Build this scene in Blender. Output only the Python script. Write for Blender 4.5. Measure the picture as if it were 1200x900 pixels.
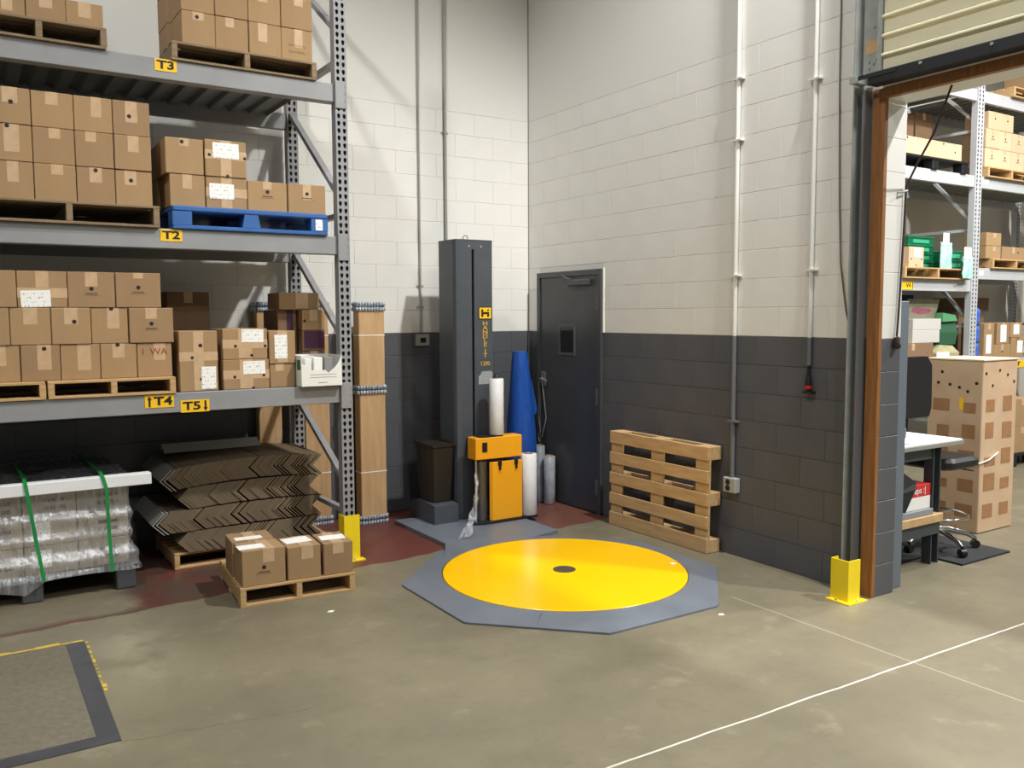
import bpy, bmesh, math, random
from mathutils import Vector, Matrix, noise
random.seed(7)
S = bpy.context.scene
C = S.collection
for o in list(bpy.data.objects): bpy.data.objects.remove(o)
R = math.radians

# ------------------------------------------------------------------ camera
F_PX, YAW, PITCH, ROLL = 1014.744, 0.5680528, 0.0790009, -0.0044166
cam = bpy.data.cameras.new('camera'); cam.sensor_width = 36; cam.lens = F_PX / 1200 * 36
cam.clip_end = 100
co = bpy.data.objects.new('camera', cam); C.objects.link(co)
fw = Vector((math.sin(YAW)*math.cos(PITCH), math.cos(YAW)*math.cos(PITCH), -math.sin(PITCH)))
r0 = Vector((math.cos(YAW), -math.sin(YAW), 0)); u0 = r0.cross(fw)
rr = math.cos(ROLL)*r0 + math.sin(ROLL)*u0; uu = -math.sin(ROLL)*r0 + math.cos(ROLL)*u0
M = Matrix((rr, uu, -fw)).transposed().to_4x4(); M.translation = Vector((-4.77676, -7.16775, 1.78025))
co.matrix_world = M
S.camera = co
S.view_settings.view_transform = 'Standard'; S.view_settings.look = 'None'
S.view_settings.gamma = 1; S.view_settings.use_curve_mapping = False
S.view_settings.exposure = 0.0

# ------------------------------------------------------------------ light
W = bpy.data.worlds.new('world'); S.world = W; W.use_nodes = True
W.node_tree.nodes['Background'].inputs[0].default_value = (1.0, 0.98, 0.94, 1)
W.node_tree.nodes['Background'].inputs[1].default_value = 0.13
def high_bay_or_fill(x, y, z, power, angle=150, radius=0.16, col=(1.0, 0.99, 0.965), blend=0.35):
    l = bpy.data.lights.new('high_bay_or_fill_light', 'SPOT'); l.energy = power; l.spot_size = R(angle); l.spot_blend = blend
    l.shadow_soft_size = radius; l.color = col
    o = bpy.data.objects.new('high_bay_or_fill_light', l); C.objects.link(o); o.location = (x, y, z)
    return o
high_bay_or_fill(-0.33, -4.6, 6.7, 1500, angle=136, blend=.6, radius=.12)
high_bay_or_fill(-5.4, -3.8, 7.2, 640, angle=150)  # unseen fill lamp, placed to brighten the right wall
high_bay_or_fill(-4.4, -10.5, 7.0, 520)
high_bay_or_fill(-0.6, -9.5, 7.0, 380)
high_bay_or_fill(2.6, -7.4, 7.0, 1900)
high_bay_or_fill(6.5, -6.0, 7.0, 1600)
high_bay_or_fill(3.6, -3.9, 7.0, 1000)  # unseen fill lamp added to brighten the far room's floor

# ------------------------------------------------------------------ materials
def lin(c):
    if isinstance(c, str):
        c = [int(c[i:i+2], 16)/255 for i in (0, 2, 4)]
        c = [v/12.92 if v <= 0.04045 else ((v+0.055)/1.055)**2.4 for v in c]
    return (c[0], c[1], c[2], 1)
class NT:
    def __init__(s, m): s.t = m.node_tree; s.n = s.t.nodes; s.l = s.t.links
    def add(s, typ, **k):
        n = s.n.new(typ)
        for a, v in k.items():
            if a == 'i':
                for q, w in v.items():
                    if hasattr(w, 'is_linked'): s.l.new(w, n.inputs[q])
                    else: n.inputs[q].default_value = w
            else: setattr(n, a, v)
        return n
    def math(s, op, a, b=0.0, clamp=False):
        return s.add('ShaderNodeMath', operation=op, use_clamp=clamp, i={0: a, 1: b}).outputs[0]
    def noise(s, vec, scale, detail=4, rough=.55):
        return s.add('ShaderNodeTexNoise', i={'Vector': vec, 'Scale': scale, 'Detail': detail, 'Roughness': rough}).outputs[0]
    def ramp(s, fac, p0, p1):
        return s.add('ShaderNodeMapRange', clamp=True, i={0: fac, 1: p0, 2: p1, 3: 0.0, 4: 1.0}).outputs[0]
    def mix(s, f, a, b):
        n = s.add('ShaderNodeMix', data_type='RGBA')
        for q, w in ((0, f), (6, a), (7, b)):
            if hasattr(w, 'is_linked'): s.l.new(w, n.inputs[q])
            else: n.inputs[q].default_value = w
        return n.outputs[2]
MATS = {}
def mat(name, col, rough=.6, metal=0, col2=None, nscale=6, amount=1.0, bump=0, bscale=60, stretch=None, spec=.5, trans=0, coat=0, alpha=1):
    if name in MATS: return MATS[name]
    m = bpy.data.materials.new(name); m.use_nodes = True; N = NT(m); b = m.node_tree.nodes['Principled BSDF']
    b.inputs['Roughness'].default_value = rough; b.inputs['Metallic'].default_value = metal
    b.inputs['Specular IOR Level'].default_value = spec; b.inputs['Coat Weight'].default_value = coat
    b.inputs['Alpha'].default_value = alpha
    tc = N.add('ShaderNodeTexCoord').outputs['Object']
    v = tc
    if stretch: v = N.add('ShaderNodeMapping', i={'Vector': tc, 'Scale': stretch}).outputs[0]
    c2 = col2 or col
    f = N.ramp(N.noise(v, nscale), .3, .7)
    oi = N.add('ShaderNodeObjectInfo').outputs['Random']
    f = N.math('MULTIPLY', f, amount)
    N.l.new(N.mix(f, lin(col), lin(c2)), b.inputs['Base Color'])
    if bump:
        bp = N.add('ShaderNodeBump', i={'Strength': bump, 'Distance': .004, 'Height': N.noise(v, bscale, 3)})
        N.l.new(bp.outputs[0], b.inputs['Normal'])
    MATS[name] = m; return m
def cardmat(name, a, b_):
    if name in MATS: return MATS[name]
    m = bpy.data.materials.new(name); m.use_nodes = True; N = NT(m); b = m.node_tree.nodes['Principled BSDF']
    b.inputs['Roughness'].default_value = .75; b.inputs['Specular IOR Level'].default_value = .25
    tc = N.add('ShaderNodeTexCoord').outputs['Object']
    oi = N.add('ShaderNodeObjectInfo').outputs['Random']
    f = N.math('ADD', N.math('MULTIPLY', N.noise(tc, 7), .5), N.math('MULTIPLY', oi, .55))
    st = N.add('ShaderNodeMapping', i={'Vector': tc, 'Scale': (90, 90, 3)}).outputs[0]
    f = N.math('ADD', f, N.math('MULTIPLY', N.noise(st, 1.0, 2), .25))
    N.l.new(N.mix(N.ramp(f, .25, 1.05), lin(a), lin(b_)), b.inputs['Base Color'])
    MATS[name] = m; return m
def printmat(name, paper, ink, sx, sz, thr=.55):
    """white paper with rows of small print"""
    if name in MATS: return MATS[name]
    m = bpy.data.materials.new(name); m.use_nodes = True; N = NT(m); b = m.node_tree.nodes['Principled BSDF']
    b.inputs['Roughness'].default_value = .6
    tc = N.add('ShaderNodeTexCoord').outputs['Object']
    mp = N.add('ShaderNodeMapping', i={'Vector': tc, 'Scale': (sx, sx, sz)}).outputs[0]
    n = N.noise(mp, 1.0, 2, .6)
    sep = N.add('ShaderNodeSeparateXYZ', i={0: tc})
    row = N.math('SINE', N.math('MULTIPLY', sep.outputs[2], sz*4.2))
    f = N.math('MULTIPLY', N.ramp(n, thr, thr+.03), N.ramp(row, .2, .4))
    N.l.new(N.mix(f, lin(paper), lin(ink)), b.inputs['Base Color'])
    MATS[name] = m; return m

WHITE = mat('white_block_paint', 'E1E0DA', .42, col2='E6E5DF', nscale=3, bump=.25, bscale=120)
GREY = mat('grey_block_paint', '53555A', .40, col2='5A5C60', nscale=3, bump=.25, bscale=120)
def wallmat():
    m = bpy.data.materials.new('two_tone_wall_paint'); m.use_nodes = True; N = NT(m); b = m.node_tree.nodes['Principled BSDF']
    b.inputs['Roughness'].default_value = .42
    g = N.add('ShaderNodeNewGeometry').outputs['Position']
    z = N.add('ShaderNodeSeparateXYZ', i={0: g}).outputs[2]
    N.l.new(N.mix(N.math('GREATER_THAN', z, 1.6256), lin('53555A'), lin('E1E0DA')), b.inputs['Base Color'])
    return m
WALL = wallmat()
RACK = mat('grey_rack_paint', '949597', .42, col2='8A8B8D', nscale=4, spec=.4)
RACKD = mat('galvanised_deck', '7E8078', .5, col2='74766F', nscale=5)
VRACK = mat('pale_rack_paint', 'B9BBBE', .42, col2='AFB1B3', nscale=4)
STEEL = mat('galvanised_steel', '9A9F9C', .4, .25, col2='ABB0AC', nscale=12)
DKSTEEL = mat('dark_steel', '26282B', .5, .3)
BLACK = mat('black_plastic', '17181A', .45)
RUBBER = mat('black_rubber', '25272B', .7, bump=.2, bscale=200)
MAST = mat('slate_machine_paint', '4A5056', .45, col2='454A50', nscale=9, bump=.25, bscale=300)
APRON = mat('apron_paint', '6F7680', .42, col2='666C75', nscale=4, bump=.08, bscale=90)
YEL = mat('turntable_yellow', 'FFC806', .22, col2='FFC404', nscale=1.5, spec=.5)
ORANGE = mat('carriage_yellow', 'F2A91E', .38, col2='EDA51C', nscale=3)
GUARDY = mat('guard_yellow', 'F7DC1E', .4, col2='EFD21A', nscale=8)
SIGNY = mat('sign_yellow', 'F6C321', .45)
INK = mat('black_ink', '15130F', .6)
CARD = cardmat('kraft_cardboard', '94785A', 'A88A64')
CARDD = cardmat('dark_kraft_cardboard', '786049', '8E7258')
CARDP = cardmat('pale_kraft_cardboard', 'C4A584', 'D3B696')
TAPE = mat('packing_tape', 'C9AC8A', .3, col2='BD9E7A', nscale=20)
TAPED = mat('brown_packing_tape', '9C7550', .3, col2='8F6A48', nscale=20)
PAPER = printmat('printed_paper_label', 'F2F1EC', '9A9DA8', 90, 60, .56)
PLAINP = mat('white_paper', 'F0EFEA', .6)
WOOD = mat('pallet_wood', 'C9A878', .7, col2='AF8B5C', nscale=3, stretch=(2, 14, 14), bump=.3, bscale=25)
WOODN = mat('fresh_pallet_wood', 'CDAD7E', .65, col2='B8966A', nscale=3, stretch=(9, 1.5, 9), bump=.25, bscale=25)
WOODD = mat('weathered_pallet_wood', '8F7A5E', .8, col2='756249', nscale=3, stretch=(2, 14, 14), bump=.3, bscale=25)
JAMB = mat('stained_jamb_timber', '9A6838', .55, col2='7E5129', nscale=3, stretch=(14, 14, 1.5))
LONGW = mat('long_carton_timber', 'C8A67B', .65, col2='B79468', nscale=2.5, stretch=(10, 10, 1.2))
BLUEP = mat('blue_pallet_plastic', '3566A8', .45, col2='305C98', nscale=5)
BLUEF = mat('blue_film', '2555A8', .3, col2='1B4594', nscale=6, stretch=(10, 10, 1.5), bump=.3, bscale=12)
WHITEF = mat('white_film_roll', 'E6E7E8', .35, col2='D8DADC', nscale=8)
CLEARF = mat('clear_film_roll', 'A7ABB0', .25, col2='84898F', nscale=10, bump=.4, bscale=30)
BROWNP = mat('dark_brown_bin_plastic', '241F1A', .45)  # brown darkened to carry the mast's shadow on the bin
GREENS = mat('green_strap', '1C8E46', .4)
WBOARD = mat('white_edge_board', 'E9EAEA', .4)
DOORP = mat('charcoal_door_paint', '45474A', .35, col2='3F4144', nscale=3)
SLAT = mat('cream_curtain_paint', 'E2DCBE', .4, col2='DCD6B6', nscale=2)
WPIPE = mat('white_pipe_paint', 'DEDDD5', .35)
GPIPE = mat('grey_pipe_paint', '6A6C6F', .4)
CHROME = mat('chrome', 'D8DADC', .12, 1.0)
REDP = mat('red_print', 'C8302E', .45)
BUBBLE = mat('bubble_wrap', 'C3CBD2', .15, col2='7F8890', nscale=60, bump=.6, bscale=70)
GREENB = mat('green_bin_plastic', '16724E', .35, col2='0F5E40', nscale=8)
MINT = mat('mint_plastic_bag', '9FE0CC', .3, col2='BDEFE0', nscale=14, bump=.5, bscale=25)
PURPLE = mat('purple_tape', '4A2A40', .4)

def floor_mat():
    m = bpy.data.materials.new('stained_concrete_floor'); m.use_nodes = True; N = NT(m); b = m.node_tree.nodes['Principled BSDF']
    g = N.add('ShaderNodeTexCoord').outputs['Object']
    s = N.add('ShaderNodeSeparateXYZ', i={0: g}); X, Y = s.outputs[0], s.outputs[1]
    n1 = N.noise(g, .9, 6, .6); n2 = N.noise(g, 4.0, 6, .65); n3 = N.noise(g, 22, 4, .6); n4 = N.noise(g, 140, 3, .6)
    base = N.mix(N.ramp(n1, .35, .68), lin('6F6856'), lin('837B65'))
    base = N.mix(N.math('MULTIPLY', N.ramp(n2, .52, .72), .55), base, lin('66624F'))
    base = N.mix(N.math('MULTIPLY', N.ramp(n3, .58, .75), .35), base, lin('5E5A4C'))
    base = N.mix(N.math('MULTIPLY', N.ramp(n2, .42, .30), .45), base, lin('9C9580'))
    base = N.mix(N.math('MULTIPLY', N.ramp(n4, .5, .7), .25), base, lin('646051'))
    # pale worn halo beside the rough patch
    hal = N.math('MULTIPLY', N.ramp(N.math('ABSOLUTE', N.math('ADD', X, 4.05)), .38, .0), N.ramp(N.math('ABSOLUTE', N.math('ADD', Y, 2.3)), .85, .15))
    base = N.mix(N.math('MULTIPLY', N.math('MULTIPLY', hal, N.ramp(n2, .38, .6)), .75), base, lin('A59D85'))
    # old red floor paint along the back wall
    edge = N.math('ADD', N.math('MULTIPLY', X, .08), -1.30)
    d = N.math('SUBTRACT', N.math('ADD', Y, N.math('MULTIPLY', N.math('SUBTRACT', n2, .5), .16)), edge)
    red = N.math('MULTIPLY', N.ramp(d, -.012, .012), N.math('LESS_THAN', X, .1))
    wear = N.math('MULTIPLY', N.ramp(N.math('ADD', X, N.math('MULTIPLY', n2, .35)), -3.70, -3.82), N.ramp(d, .02, .10))
    wear2 = N.ramp(n3, .60, .68)
    red = N.math('MULTIPLY', red, N.math('SUBTRACT', 1.0, N.math('MULTIPLY', wear, .85)))
    red = N.math('MULTIPLY', red, N.math('SUBTRACT', 1.0, N.math('MULTIPLY', wear2, .35)))
    redc = N.mix(N.ramp(n1, .3, .7), lin('5A2F29'), lin('6E3B33'))  # red paint tones darkened to include the shade lying on them
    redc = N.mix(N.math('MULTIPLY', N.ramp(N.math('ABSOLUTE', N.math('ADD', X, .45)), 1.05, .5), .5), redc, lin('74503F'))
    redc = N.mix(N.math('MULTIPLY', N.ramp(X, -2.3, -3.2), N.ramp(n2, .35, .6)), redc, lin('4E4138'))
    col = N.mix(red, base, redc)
    # filled saw-cut joints
    def line(coord, at, w, lo=None):
        return N.math('LESS_THAN', N.math('ABSOLUTE', N.math('SUBTRACT', coord, at)), w)
    wob = N.math('MULTIPLY', N.math('SUBTRACT', N.noise(g, 3, 3), .5), .02)
    j1 = line(N.math('ADD', Y, wob), N.math('ADD', N.math('MULTIPLY', X, -.018), -4.648), .0055)
    j1 = N.math('MULTIPLY', j1, N.ramp(n3, .28, .34))
    j2 = N.math('MULTIPLY', line(N.math('ADD', X, wob), -.73, .004), N.math('LESS_THAN', Y, -3.4))
    col = N.mix(N.math('MULTIPLY', j2, .35), col, lin('D6D0BC'))
    col = N.mix(N.math('MULTIPLY', j1, .85), col, lin('E2DECF'))
    # hairline crack from the rough patch corner
    cw = N.math('ADD', N.math('MULTIPLY', N.noise(g, 5, 4), .16), N.math('MULTIPLY', X, -.18))
    cr = N.math('MULTIPLY', N.math('LESS_THAN', N.math('ABSOLUTE', N.math('ADD', N.math('SUBTRACT', Y, cw), 4.17)), .004),
                N.math('MULTIPLY', N.math('GREATER_THAN', X, -4.28), N.math('LESS_THAN', X, -3.5)))
    col = N.mix(N.math('MULTIPLY', cr, .6), col, lin('4F4B40'))
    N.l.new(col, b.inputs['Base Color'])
    N.l.new(N.math('ADD', N.math('MULTIPLY', n2, .25), .30), b.inputs['Roughness'])
    bp = N.add('ShaderNodeBump', i={'Strength': .15, 'Distance': .003, 'Height': n3}); N.l.new(bp.outputs[0], b.inputs['Normal'])
    return m
FLOOR = floor_mat()
def film_mat(name, base, opac, rough=.12, gloss=0.0):
    m = bpy.data.materials.new(name); m.use_nodes = True; N = NT(m); nt = m.node_tree
    b = nt.nodes['Principled BSDF']; out = nt.nodes['Material Output']
    tc = N.add('ShaderNodeTexCoord').outputs['Object']
    v = N.add('ShaderNodeMapping', i={'Vector': tc, 'Scale': (18, 18, 3)}).outputs[0]
    n = N.noise(v, 2.0, 5, .6)
    b.inputs['Base Color'].default_value = lin(base); b.inputs['Roughness'].default_value = rough; b.inputs['Specular IOR Level'].default_value = 1.0; b.inputs['IOR'].default_value = 2.0
    bp = N.add('ShaderNodeBump', i={'Strength': .55, 'Distance': .03, 'Height': n}); N.l.new(bp.outputs[0], b.inputs['Normal'])
    tr = N.add('ShaderNodeBsdfTransparent')
    gl = N.add('ShaderNodeBsdfGlossy', i={'Color': (.9, .92, .95, 1), 'Roughness': rough+.08, 'Normal': bp.outputs[0]})
    sh = N.add('ShaderNodeMixShader', i={0: gloss, 1: b.outputs[0], 2: gl.outputs[0]})
    mx = N.add('ShaderNodeMixShader', i={0: N.math('ADD', N.math('MULTIPLY', N.ramp(n, .45, .75), .35), opac), 1: tr.outputs[0], 2: sh.outputs[0]})
    N.l.new(mx.outputs[0], out.inputs[0])
    return m
FILM = film_mat('clear_stretch_film', 'DDE2EA', .27, .24, .5)
FILMD = film_mat('dark_clear_film', '3C4044', .55, .08)

# ------------------------------------------------------------------ mesh helpers
class MB:
    def __init__(s): s.v = []; s.f = []; s.sm = []
    def add(s, vs, fs, smooth=False):
        k = len(s.v); s.v += [tuple(v) for v in vs]; s.f += [tuple(i+k for i in f) for f in fs]; s.sm += [smooth]*len(fs); return s
    def box(s, x0, x1, y0, y1, z0, z1, c=0.0, rot=None, about=None):
        """box; c = chamfer along all edges"""
        if c <= 0:
            vs = [(x0,y0,z0),(x1,y0,z0),(x1,y1,z0),(x0,y1,z0),(x0,y0,z1),(x1,y0,z1),(x1,y1,z1),(x0,y1,z1)]
            fs = [(0,3,2,1),(4,5,6,7),(0,1,5,4),(1,2,6,5),(2,3,7,6),(3,0,4,7)]
        else:
            bm = bmesh.new(); bmesh.ops.create_cube(bm, size=1)
            for v in bm.verts:
                v.co = ((x0+x1)/2+v.co.x*(x1-x0), (y0+y1)/2+v.co.y*(y1-y0), (z0+z1)/2+v.co.z*(z1-z0))
            bmesh.ops.bevel(bm, geom=bm.edges[:], offset=c, segments=1, affect='EDGES')
            bm.verts.index_update()
            vs = [tuple(v.co) for v in bm.verts]; fs = [tuple(v.index for v in f.verts) for f in bm.faces]; bm.free()
        if rot:
            a = Vector(about or ((x0+x1)/2,(y0+y1)/2,(z0+z1)/2)); vs = [tuple(a+rot@(Vector(v)-a)) for v in vs]
        return s.add(vs, fs)
    def bar(s, a, b, w, h, up=(0,0,1)):
        a, b = Vector(a), Vector(b); d = (b-a).normalized(); u = Vector(up)
        if abs(d.dot(u)) > .99: u = Vector((0,1,0))
        r = d.cross(u).normalized(); u = r.cross(d)
        vs = [p+r*(w/2*i)+u*(h/2*j) for p in (a,b) for i,j in ((-1,-1),(1,-1),(1,1),(-1,1))]
        return s.add(vs, [(0,1,2,3),(7,6,5,4),(0,4,5,1),(1,5,6,2),(2,6,7,3),(3,7,4,0)])
    def tube(s, pts, rad, n=10, caps=True, closed=False):
        pts = [Vector(p) for p in pts]; k0 = len(pts); rings = []
        prev = None
        for i, p in enumerate(pts):
            if closed: d = (pts[(i+1) % k0]-pts[i-1])
            else: d = pts[min(i+1,k0-1)]-pts[max(i-1,0)]
            d.normalize()
            if prev is None:
                u = Vector((0,0,1)) if abs(d.z) < .9 else Vector((1,0,0))
                u = (u-d*u.dot(d)).normalized()
            else: u = (prev-d*prev.dot(d)).normalized()
            prev = u; r = d.cross(u)
            q = rad[i] if isinstance(rad, (list, tuple)) else rad
            rings.append([p+(u*math.cos(2*math.pi*j/n)+r*math.sin(2*math.pi*j/n))*q for j in range(n)])
        vs = [v for g in rings for v in g]; fs = []
        for i in range(k0 if closed else k0-1):
            a, b = i*n, ((i+1) % k0)*n
            fs += [(a+j, a+(j+1) % n, b+(j+1) % n, b+j) for j in range(n)]
        s.add(vs, fs, True)
        if caps and not closed:
            s.add(rings[0], [tuple(range(n))[::-1]]); s.add(rings[-1], [tuple(range(n))])
        return s
    def lathe(s, cx, cy, prof, n=32, smooth=True, caps=True):
        vs = [(cx+r*math.cos(2*math.pi*j/n), cy+r*math.sin(2*math.pi*j/n), z) for r, z in prof for j in range(n)]
        fs = [(i*n+j, i*n+(j+1) % n, (i+1)*n+(j+1) % n, (i+1)*n+j) for i in range(len(prof)-1) for j in range(n)]
        s.add(vs, fs, smooth)
        if caps:
            s.add(vs[:n], [tuple(range(n))[::-1]]); s.add(vs[-n:], [tuple(range(n))])
        return s
    def prism(s, poly, axis, a, b):
        """extrude a 2-D polygon along axis 0/1/2 from a to b"""
        def P(q, t):
            l = list(q); l.insert(axis, t); return tuple(l)
        n = len(poly); vs = [P(q, a) for q in poly]+[P(q, b) for q in poly]
        fs = [tuple(range(n)), tuple(range(n, 2*n))[::-1]]+[(i, n+i, n+(i+1) % n, (i+1) % n) for i in range(n)]
        return s.add(vs, fs)
    def mesh(s, name, m, off=None):
        me = bpy.data.meshes.new(name)
        vs = s.v if off is None else [(v[0]-off[0], v[1]-off[1], v[2]-off[2]) for v in s.v]
        me.from_pydata(vs, [], s.f); me.materials.append(m)
        me.polygons.foreach_set('use_smooth', s.sm)
        bm = bmesh.new(); bm.from_mesh(me); bmesh.ops.recalc_face_normals(bm, faces=bm.faces[:]); bm.to_mesh(me); bm.free()
        me.update(); return me
def link(o, parent=None):
    C.objects.link(o)
    if parent: o.parent = parent
    return o
def obj(name, mb, m, parent=None, world=True):
    """mesh object; with world=True the vertices are given in world space"""
    if parent and world:
        off = Vector(parent['_o']) if '_o' in parent else Vector((0,0,0))
    else: off = None
    o = bpy.data.objects.new(name, mb.mesh(name, m, off)); link(o, parent)
    if parent and world: o['_o'] = list(off)
    return o
def tag(o, label, cat, group=None):
    o['label'] = label; o['category'] = cat
    if group: o['group'] = group
    return o
def thing(name, label, cat, loc, group=None, rz=0):
    o = bpy.data.objects.new(name, None); link(o); o.location = loc; o.rotation_euler = (0,0,rz); o.empty_display_size = .1
    o['_o'] = list(loc); return tag(o, label, cat, group)
def struct(name, mb, m, parent=None):
    o = obj(name, mb, m, parent)
    if not parent: o['kind'] = 'structure'
    return o
def inst(name, me, parent, loc, rz=0, base=None):
    o = bpy.data.objects.new(name, me); link(o, parent)
    off = Vector(parent['_o']) if '_o' in parent else Vector((0,0,0))
    o.location = Vector(loc)-off; o.rotation_euler = (0,0,rz); return o
def copy_tree(o, parent=None):
    c = o.copy(); link(c, parent)
    for ch in list(o.children): copy_tree(ch, c)
    return c
def text(name, s, size, m, parent, loc, rot, depth=.0015, align='CENTER', sx=1.0, off=0.0):
    cu = bpy.data.curves.new(name, 'FONT'); cu.body = s; cu.size = size; cu.extrude = depth; cu.align_x = align; cu.align_y = 'CENTER'; cu.offset = off
    t = bpy.data.objects.new(name+'_curve', cu); C.objects.link(t)
    dg = bpy.context.evaluated_depsgraph_get(); dg.update()
    me = bpy.data.meshes.new_from_object(t.evaluated_get(dg)); bpy.data.objects.remove(t); bpy.data.curves.remove(cu)
    me.materials.clear(); me.materials.append(m); me.name = name
    o = bpy.data.objects.new(name, me); link(o, parent)
    p0 = Vector(parent['_o']) if '_o' in parent else Vector((0,0,0))
    o.location = Vector(loc)-p0; o.rotation_euler = rot; o.scale = (sx, 1, 1); return o
FRONT = (R(90), 0, 0)     # text facing -y
SIDE = (R(90), 0, R(-90)) # text facing -x

# ------------------------------------------------------------------ the setting
CB = 0.2032
fl = struct('floor', MB().box(-9, 16, -13, .3, -.2, 0), FLOOR)
# back wall
wb = struct('wall_back', MB().box(-9, .0, .004, .25, 0, 18*CB).box(-9, .0, 0, .25, 18*CB, 7.6), WALL)
BLK = {}
def block_mesh(w, ax, m, c):
    k = (round(w, 3), ax, m.name)
    if k not in BLK:
        h = CB; e = .0035; d = .004
        a = [(0,0),(w,0),(w,h),(0,h)]; b = [(e*c,e),(w-e*c,e),(w-e*c,h-e),(e*c,h-e)]
        mb = MB()
        if ax == 1: vs = [(p, .004, q) for p, q in a]+[(p, 0, q) for p, q in b]
        else: vs = [(.004, p, q) for p, q in a]+[(0, p, q) for p, q in b]
        mb.add(vs, [(4,5,6,7),(0,1,5,4),(1,2,6,5),(2,3,7,6),(3,0,4,7)])
        BLK[k] = mb.mesh('block', m)
    return BLK[k]
for i in range(18):
    x = -0.0 - (0 if i % 2 else .2032)
    cur = 0.0
    m = WHITE if i >= 8 else GREY
    nxt = -.2032 if i % 2 else -.4064
    while cur > -5.25:
        w = cur-nxt
        if cur < -.001 or True: inst('block', block_mesh(w, 1, m, .45), wb, (nxt, 0, i*CB))
        cur = nxt; nxt -= .4064
struct('wall_back_far', MB().box(.2, 16, 0, .25, 0, 7.6), mat('far_wall_paint', 'D9D4C6', .5, col2='D2CDBF', nscale=2))
# right wall with the opening
wr = struct('wall_right', MB().box(.004, .2, -3.896, .0, 0, 18*CB).box(0, .2, -3.9, 0, 18*CB, 7.6)
            .box(0, .2, -8.1, -3.9, 3.07, 7.6).box(0, .2, -13, -8.1, 0, 7.6), WALL)
DY0, DY1, DZ = -.190, -1.180, 2.184
for i in range(18):
    m = WHITE if i >= 8 else GREY
    j0 = -1.4806 - (0 if i % 2 == 0 else .2032)
    js = sorted([y for y in [j0+.4064*n for n in range(-9, 6)] if -3.88 < y < -.02]+[-3.9, 0])
    for a, b in zip(js[:-1], js[1:]):
        segs = [(a, b)]
        if i*CB < DZ-.05:
            segs = []
            if a < DY1: segs.append((a, min(b, DY1)))
            if b > DY0: segs.append((max(a, DY0), b))
        for p, q in segs:
            if q-p > .02: inst('block', block_mesh(q-p, 0, m, 1), wr, (0, p, i*CB))
for i in range(15):      # blocks on the end face of the wall
    m = WHITE if i >= 8 else GREY
    k = inst('block', block_mesh(.196, 1, m, 1), wr, (.004, -3.9, i*CB))
struct('trim_1', MB().box(-.012, 0, -1.193, -1.180, 1.6256, DZ+.01), WPIPE)
struct('trim_2', MB().box(-.006, .0, -.006, .0, 1.63, 7.0), GPIPE)

# rough patch let into the floor, with its steel edging
pt = struct('floor_patch', MB().box(-6.2, -4.36, -3.22, -1.975, 0, .003), mat('rough_asphalt', '77705F', .8, col2='655F50', nscale=30, bump=.5, bscale=120))
obj('steel_edging', MB().prism([(-4.36,-1.99),(-4.27,-1.985),(-4.275,-3.31),(-4.36,-3.22)], 2, 0, .005), mat('worn_steel_edging', '5B5D62', .35, .4, col2='4C4E54', nscale=8), pt)
obj('steel_edging', MB().prism([(-6.2,-3.215),(-4.36,-3.22),(-4.275,-3.31),(-6.2,-3.30)], 2, 0, .0046), MATS['worn_steel_edging'], pt)
ym = mat('worn_yellow_line', 'E3BE2A', .5, col2='B9A45A', nscale=25)
mbp = MB(); random.seed(3)
x = -6.2
while x < -4.27:
    w = random.uniform(.03, .12); t = random.uniform(.014, .034)
    mbp.box(x, min(x+w, -4.26), -1.975-random.uniform(0,.006), -1.975+t, 0, .004); x += w+random.choice([0, 0, .004, .012])
y = -2.0
while y > -2.75:
    h = random.uniform(.01, .05); mbp.box(-4.268, -4.268+random.uniform(.006,.022), y-h, y, 0, .004); y -= h+random.uniform(.0, .07)
obj('yellow_line', mbp, ym, pt)

# ------------------------------------------------------------------ roll-up door and opening
st = struct('trim_3', MB().box(-.030, 0, -3.905, -3.82, 0, 3.13).box(-.045, 0, -8.0, -3.905, 3.07, 3.13), JAMB)
du = thing('roll_up_door', 'cream corrugated roll-up door raised above the opening with black bottom bar', 'door', (-.1, -3.95, 3.1))
zz = 3.205
for k in range(10):
    p = [(-.10, zz), (-.10, zz+.075), (-.122, zz+.088), (-.122, zz+.098), (-.10, zz+.111), (-.094, zz+.111), (-.094, zz)]
    o = obj('slat', MB().prism([(a, b) for a, b in p], 1, -8.0, -3.93), SLAT, du); zz += .111
obj('bottom_bar', MB().box(-.15, -.06, -8.0, -3.86, 3.135, 3.205, .004).box(-.155, -.15, -4.05, -3.80, 3.175, 3.20), DKSTEEL, du)
for y in (-4.2, -4.6, -5.0):
    obj('bolt', MB().tube([(-.15, y, 3.185), (-.158, y, 3.185)], .009, 8), STEEL, du)
gd = thing('door_guide', 'galvanised steel guide rail of the roll-up door at the jamb', 'door rail', (-.08, -3.8, 0))
obj('guide_angle', MB().box(-.012, -.004, -3.80, -3.71, .0, 3.13).box(-.095, -.012, -3.735, -3.725, .0, 5.0), STEEL, gd)
obj('guide_channel', MB().box(-.085, -.012, -3.80, -3.785, .0, 3.13), GPIPE, gd)
obj('mounting_plate', MB().box(-.05, -.03, -3.895, -3.76, 3.21, 5.0).box(-.11, -.03, -3.925, -3.895, 3.21, 5.0), STEEL, gd)
obj('shipping_sticker', MB().box(-.0515, -.05, -3.885, -3.775, 3.345, 3.43), WOODN, gd)
for k, (y, z) in enumerate([(-3.80,3.26),(-3.83,3.285),(-3.86,3.26),(-3.82,3.23),(-3.85,3.31),(-3.83,3.50),(-3.86,3.50),(-3.80,3.3),(-3.86,3.24)]):
    obj('bolt', MB().tube([(-.05,y,z),(-.058,y,z)], .008, 8), STEEL, gd)
obj('bracket', MB().box(-.16, -.05, -3.795, -3.745, 3.165, 3.20), STEEL, gd)
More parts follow.
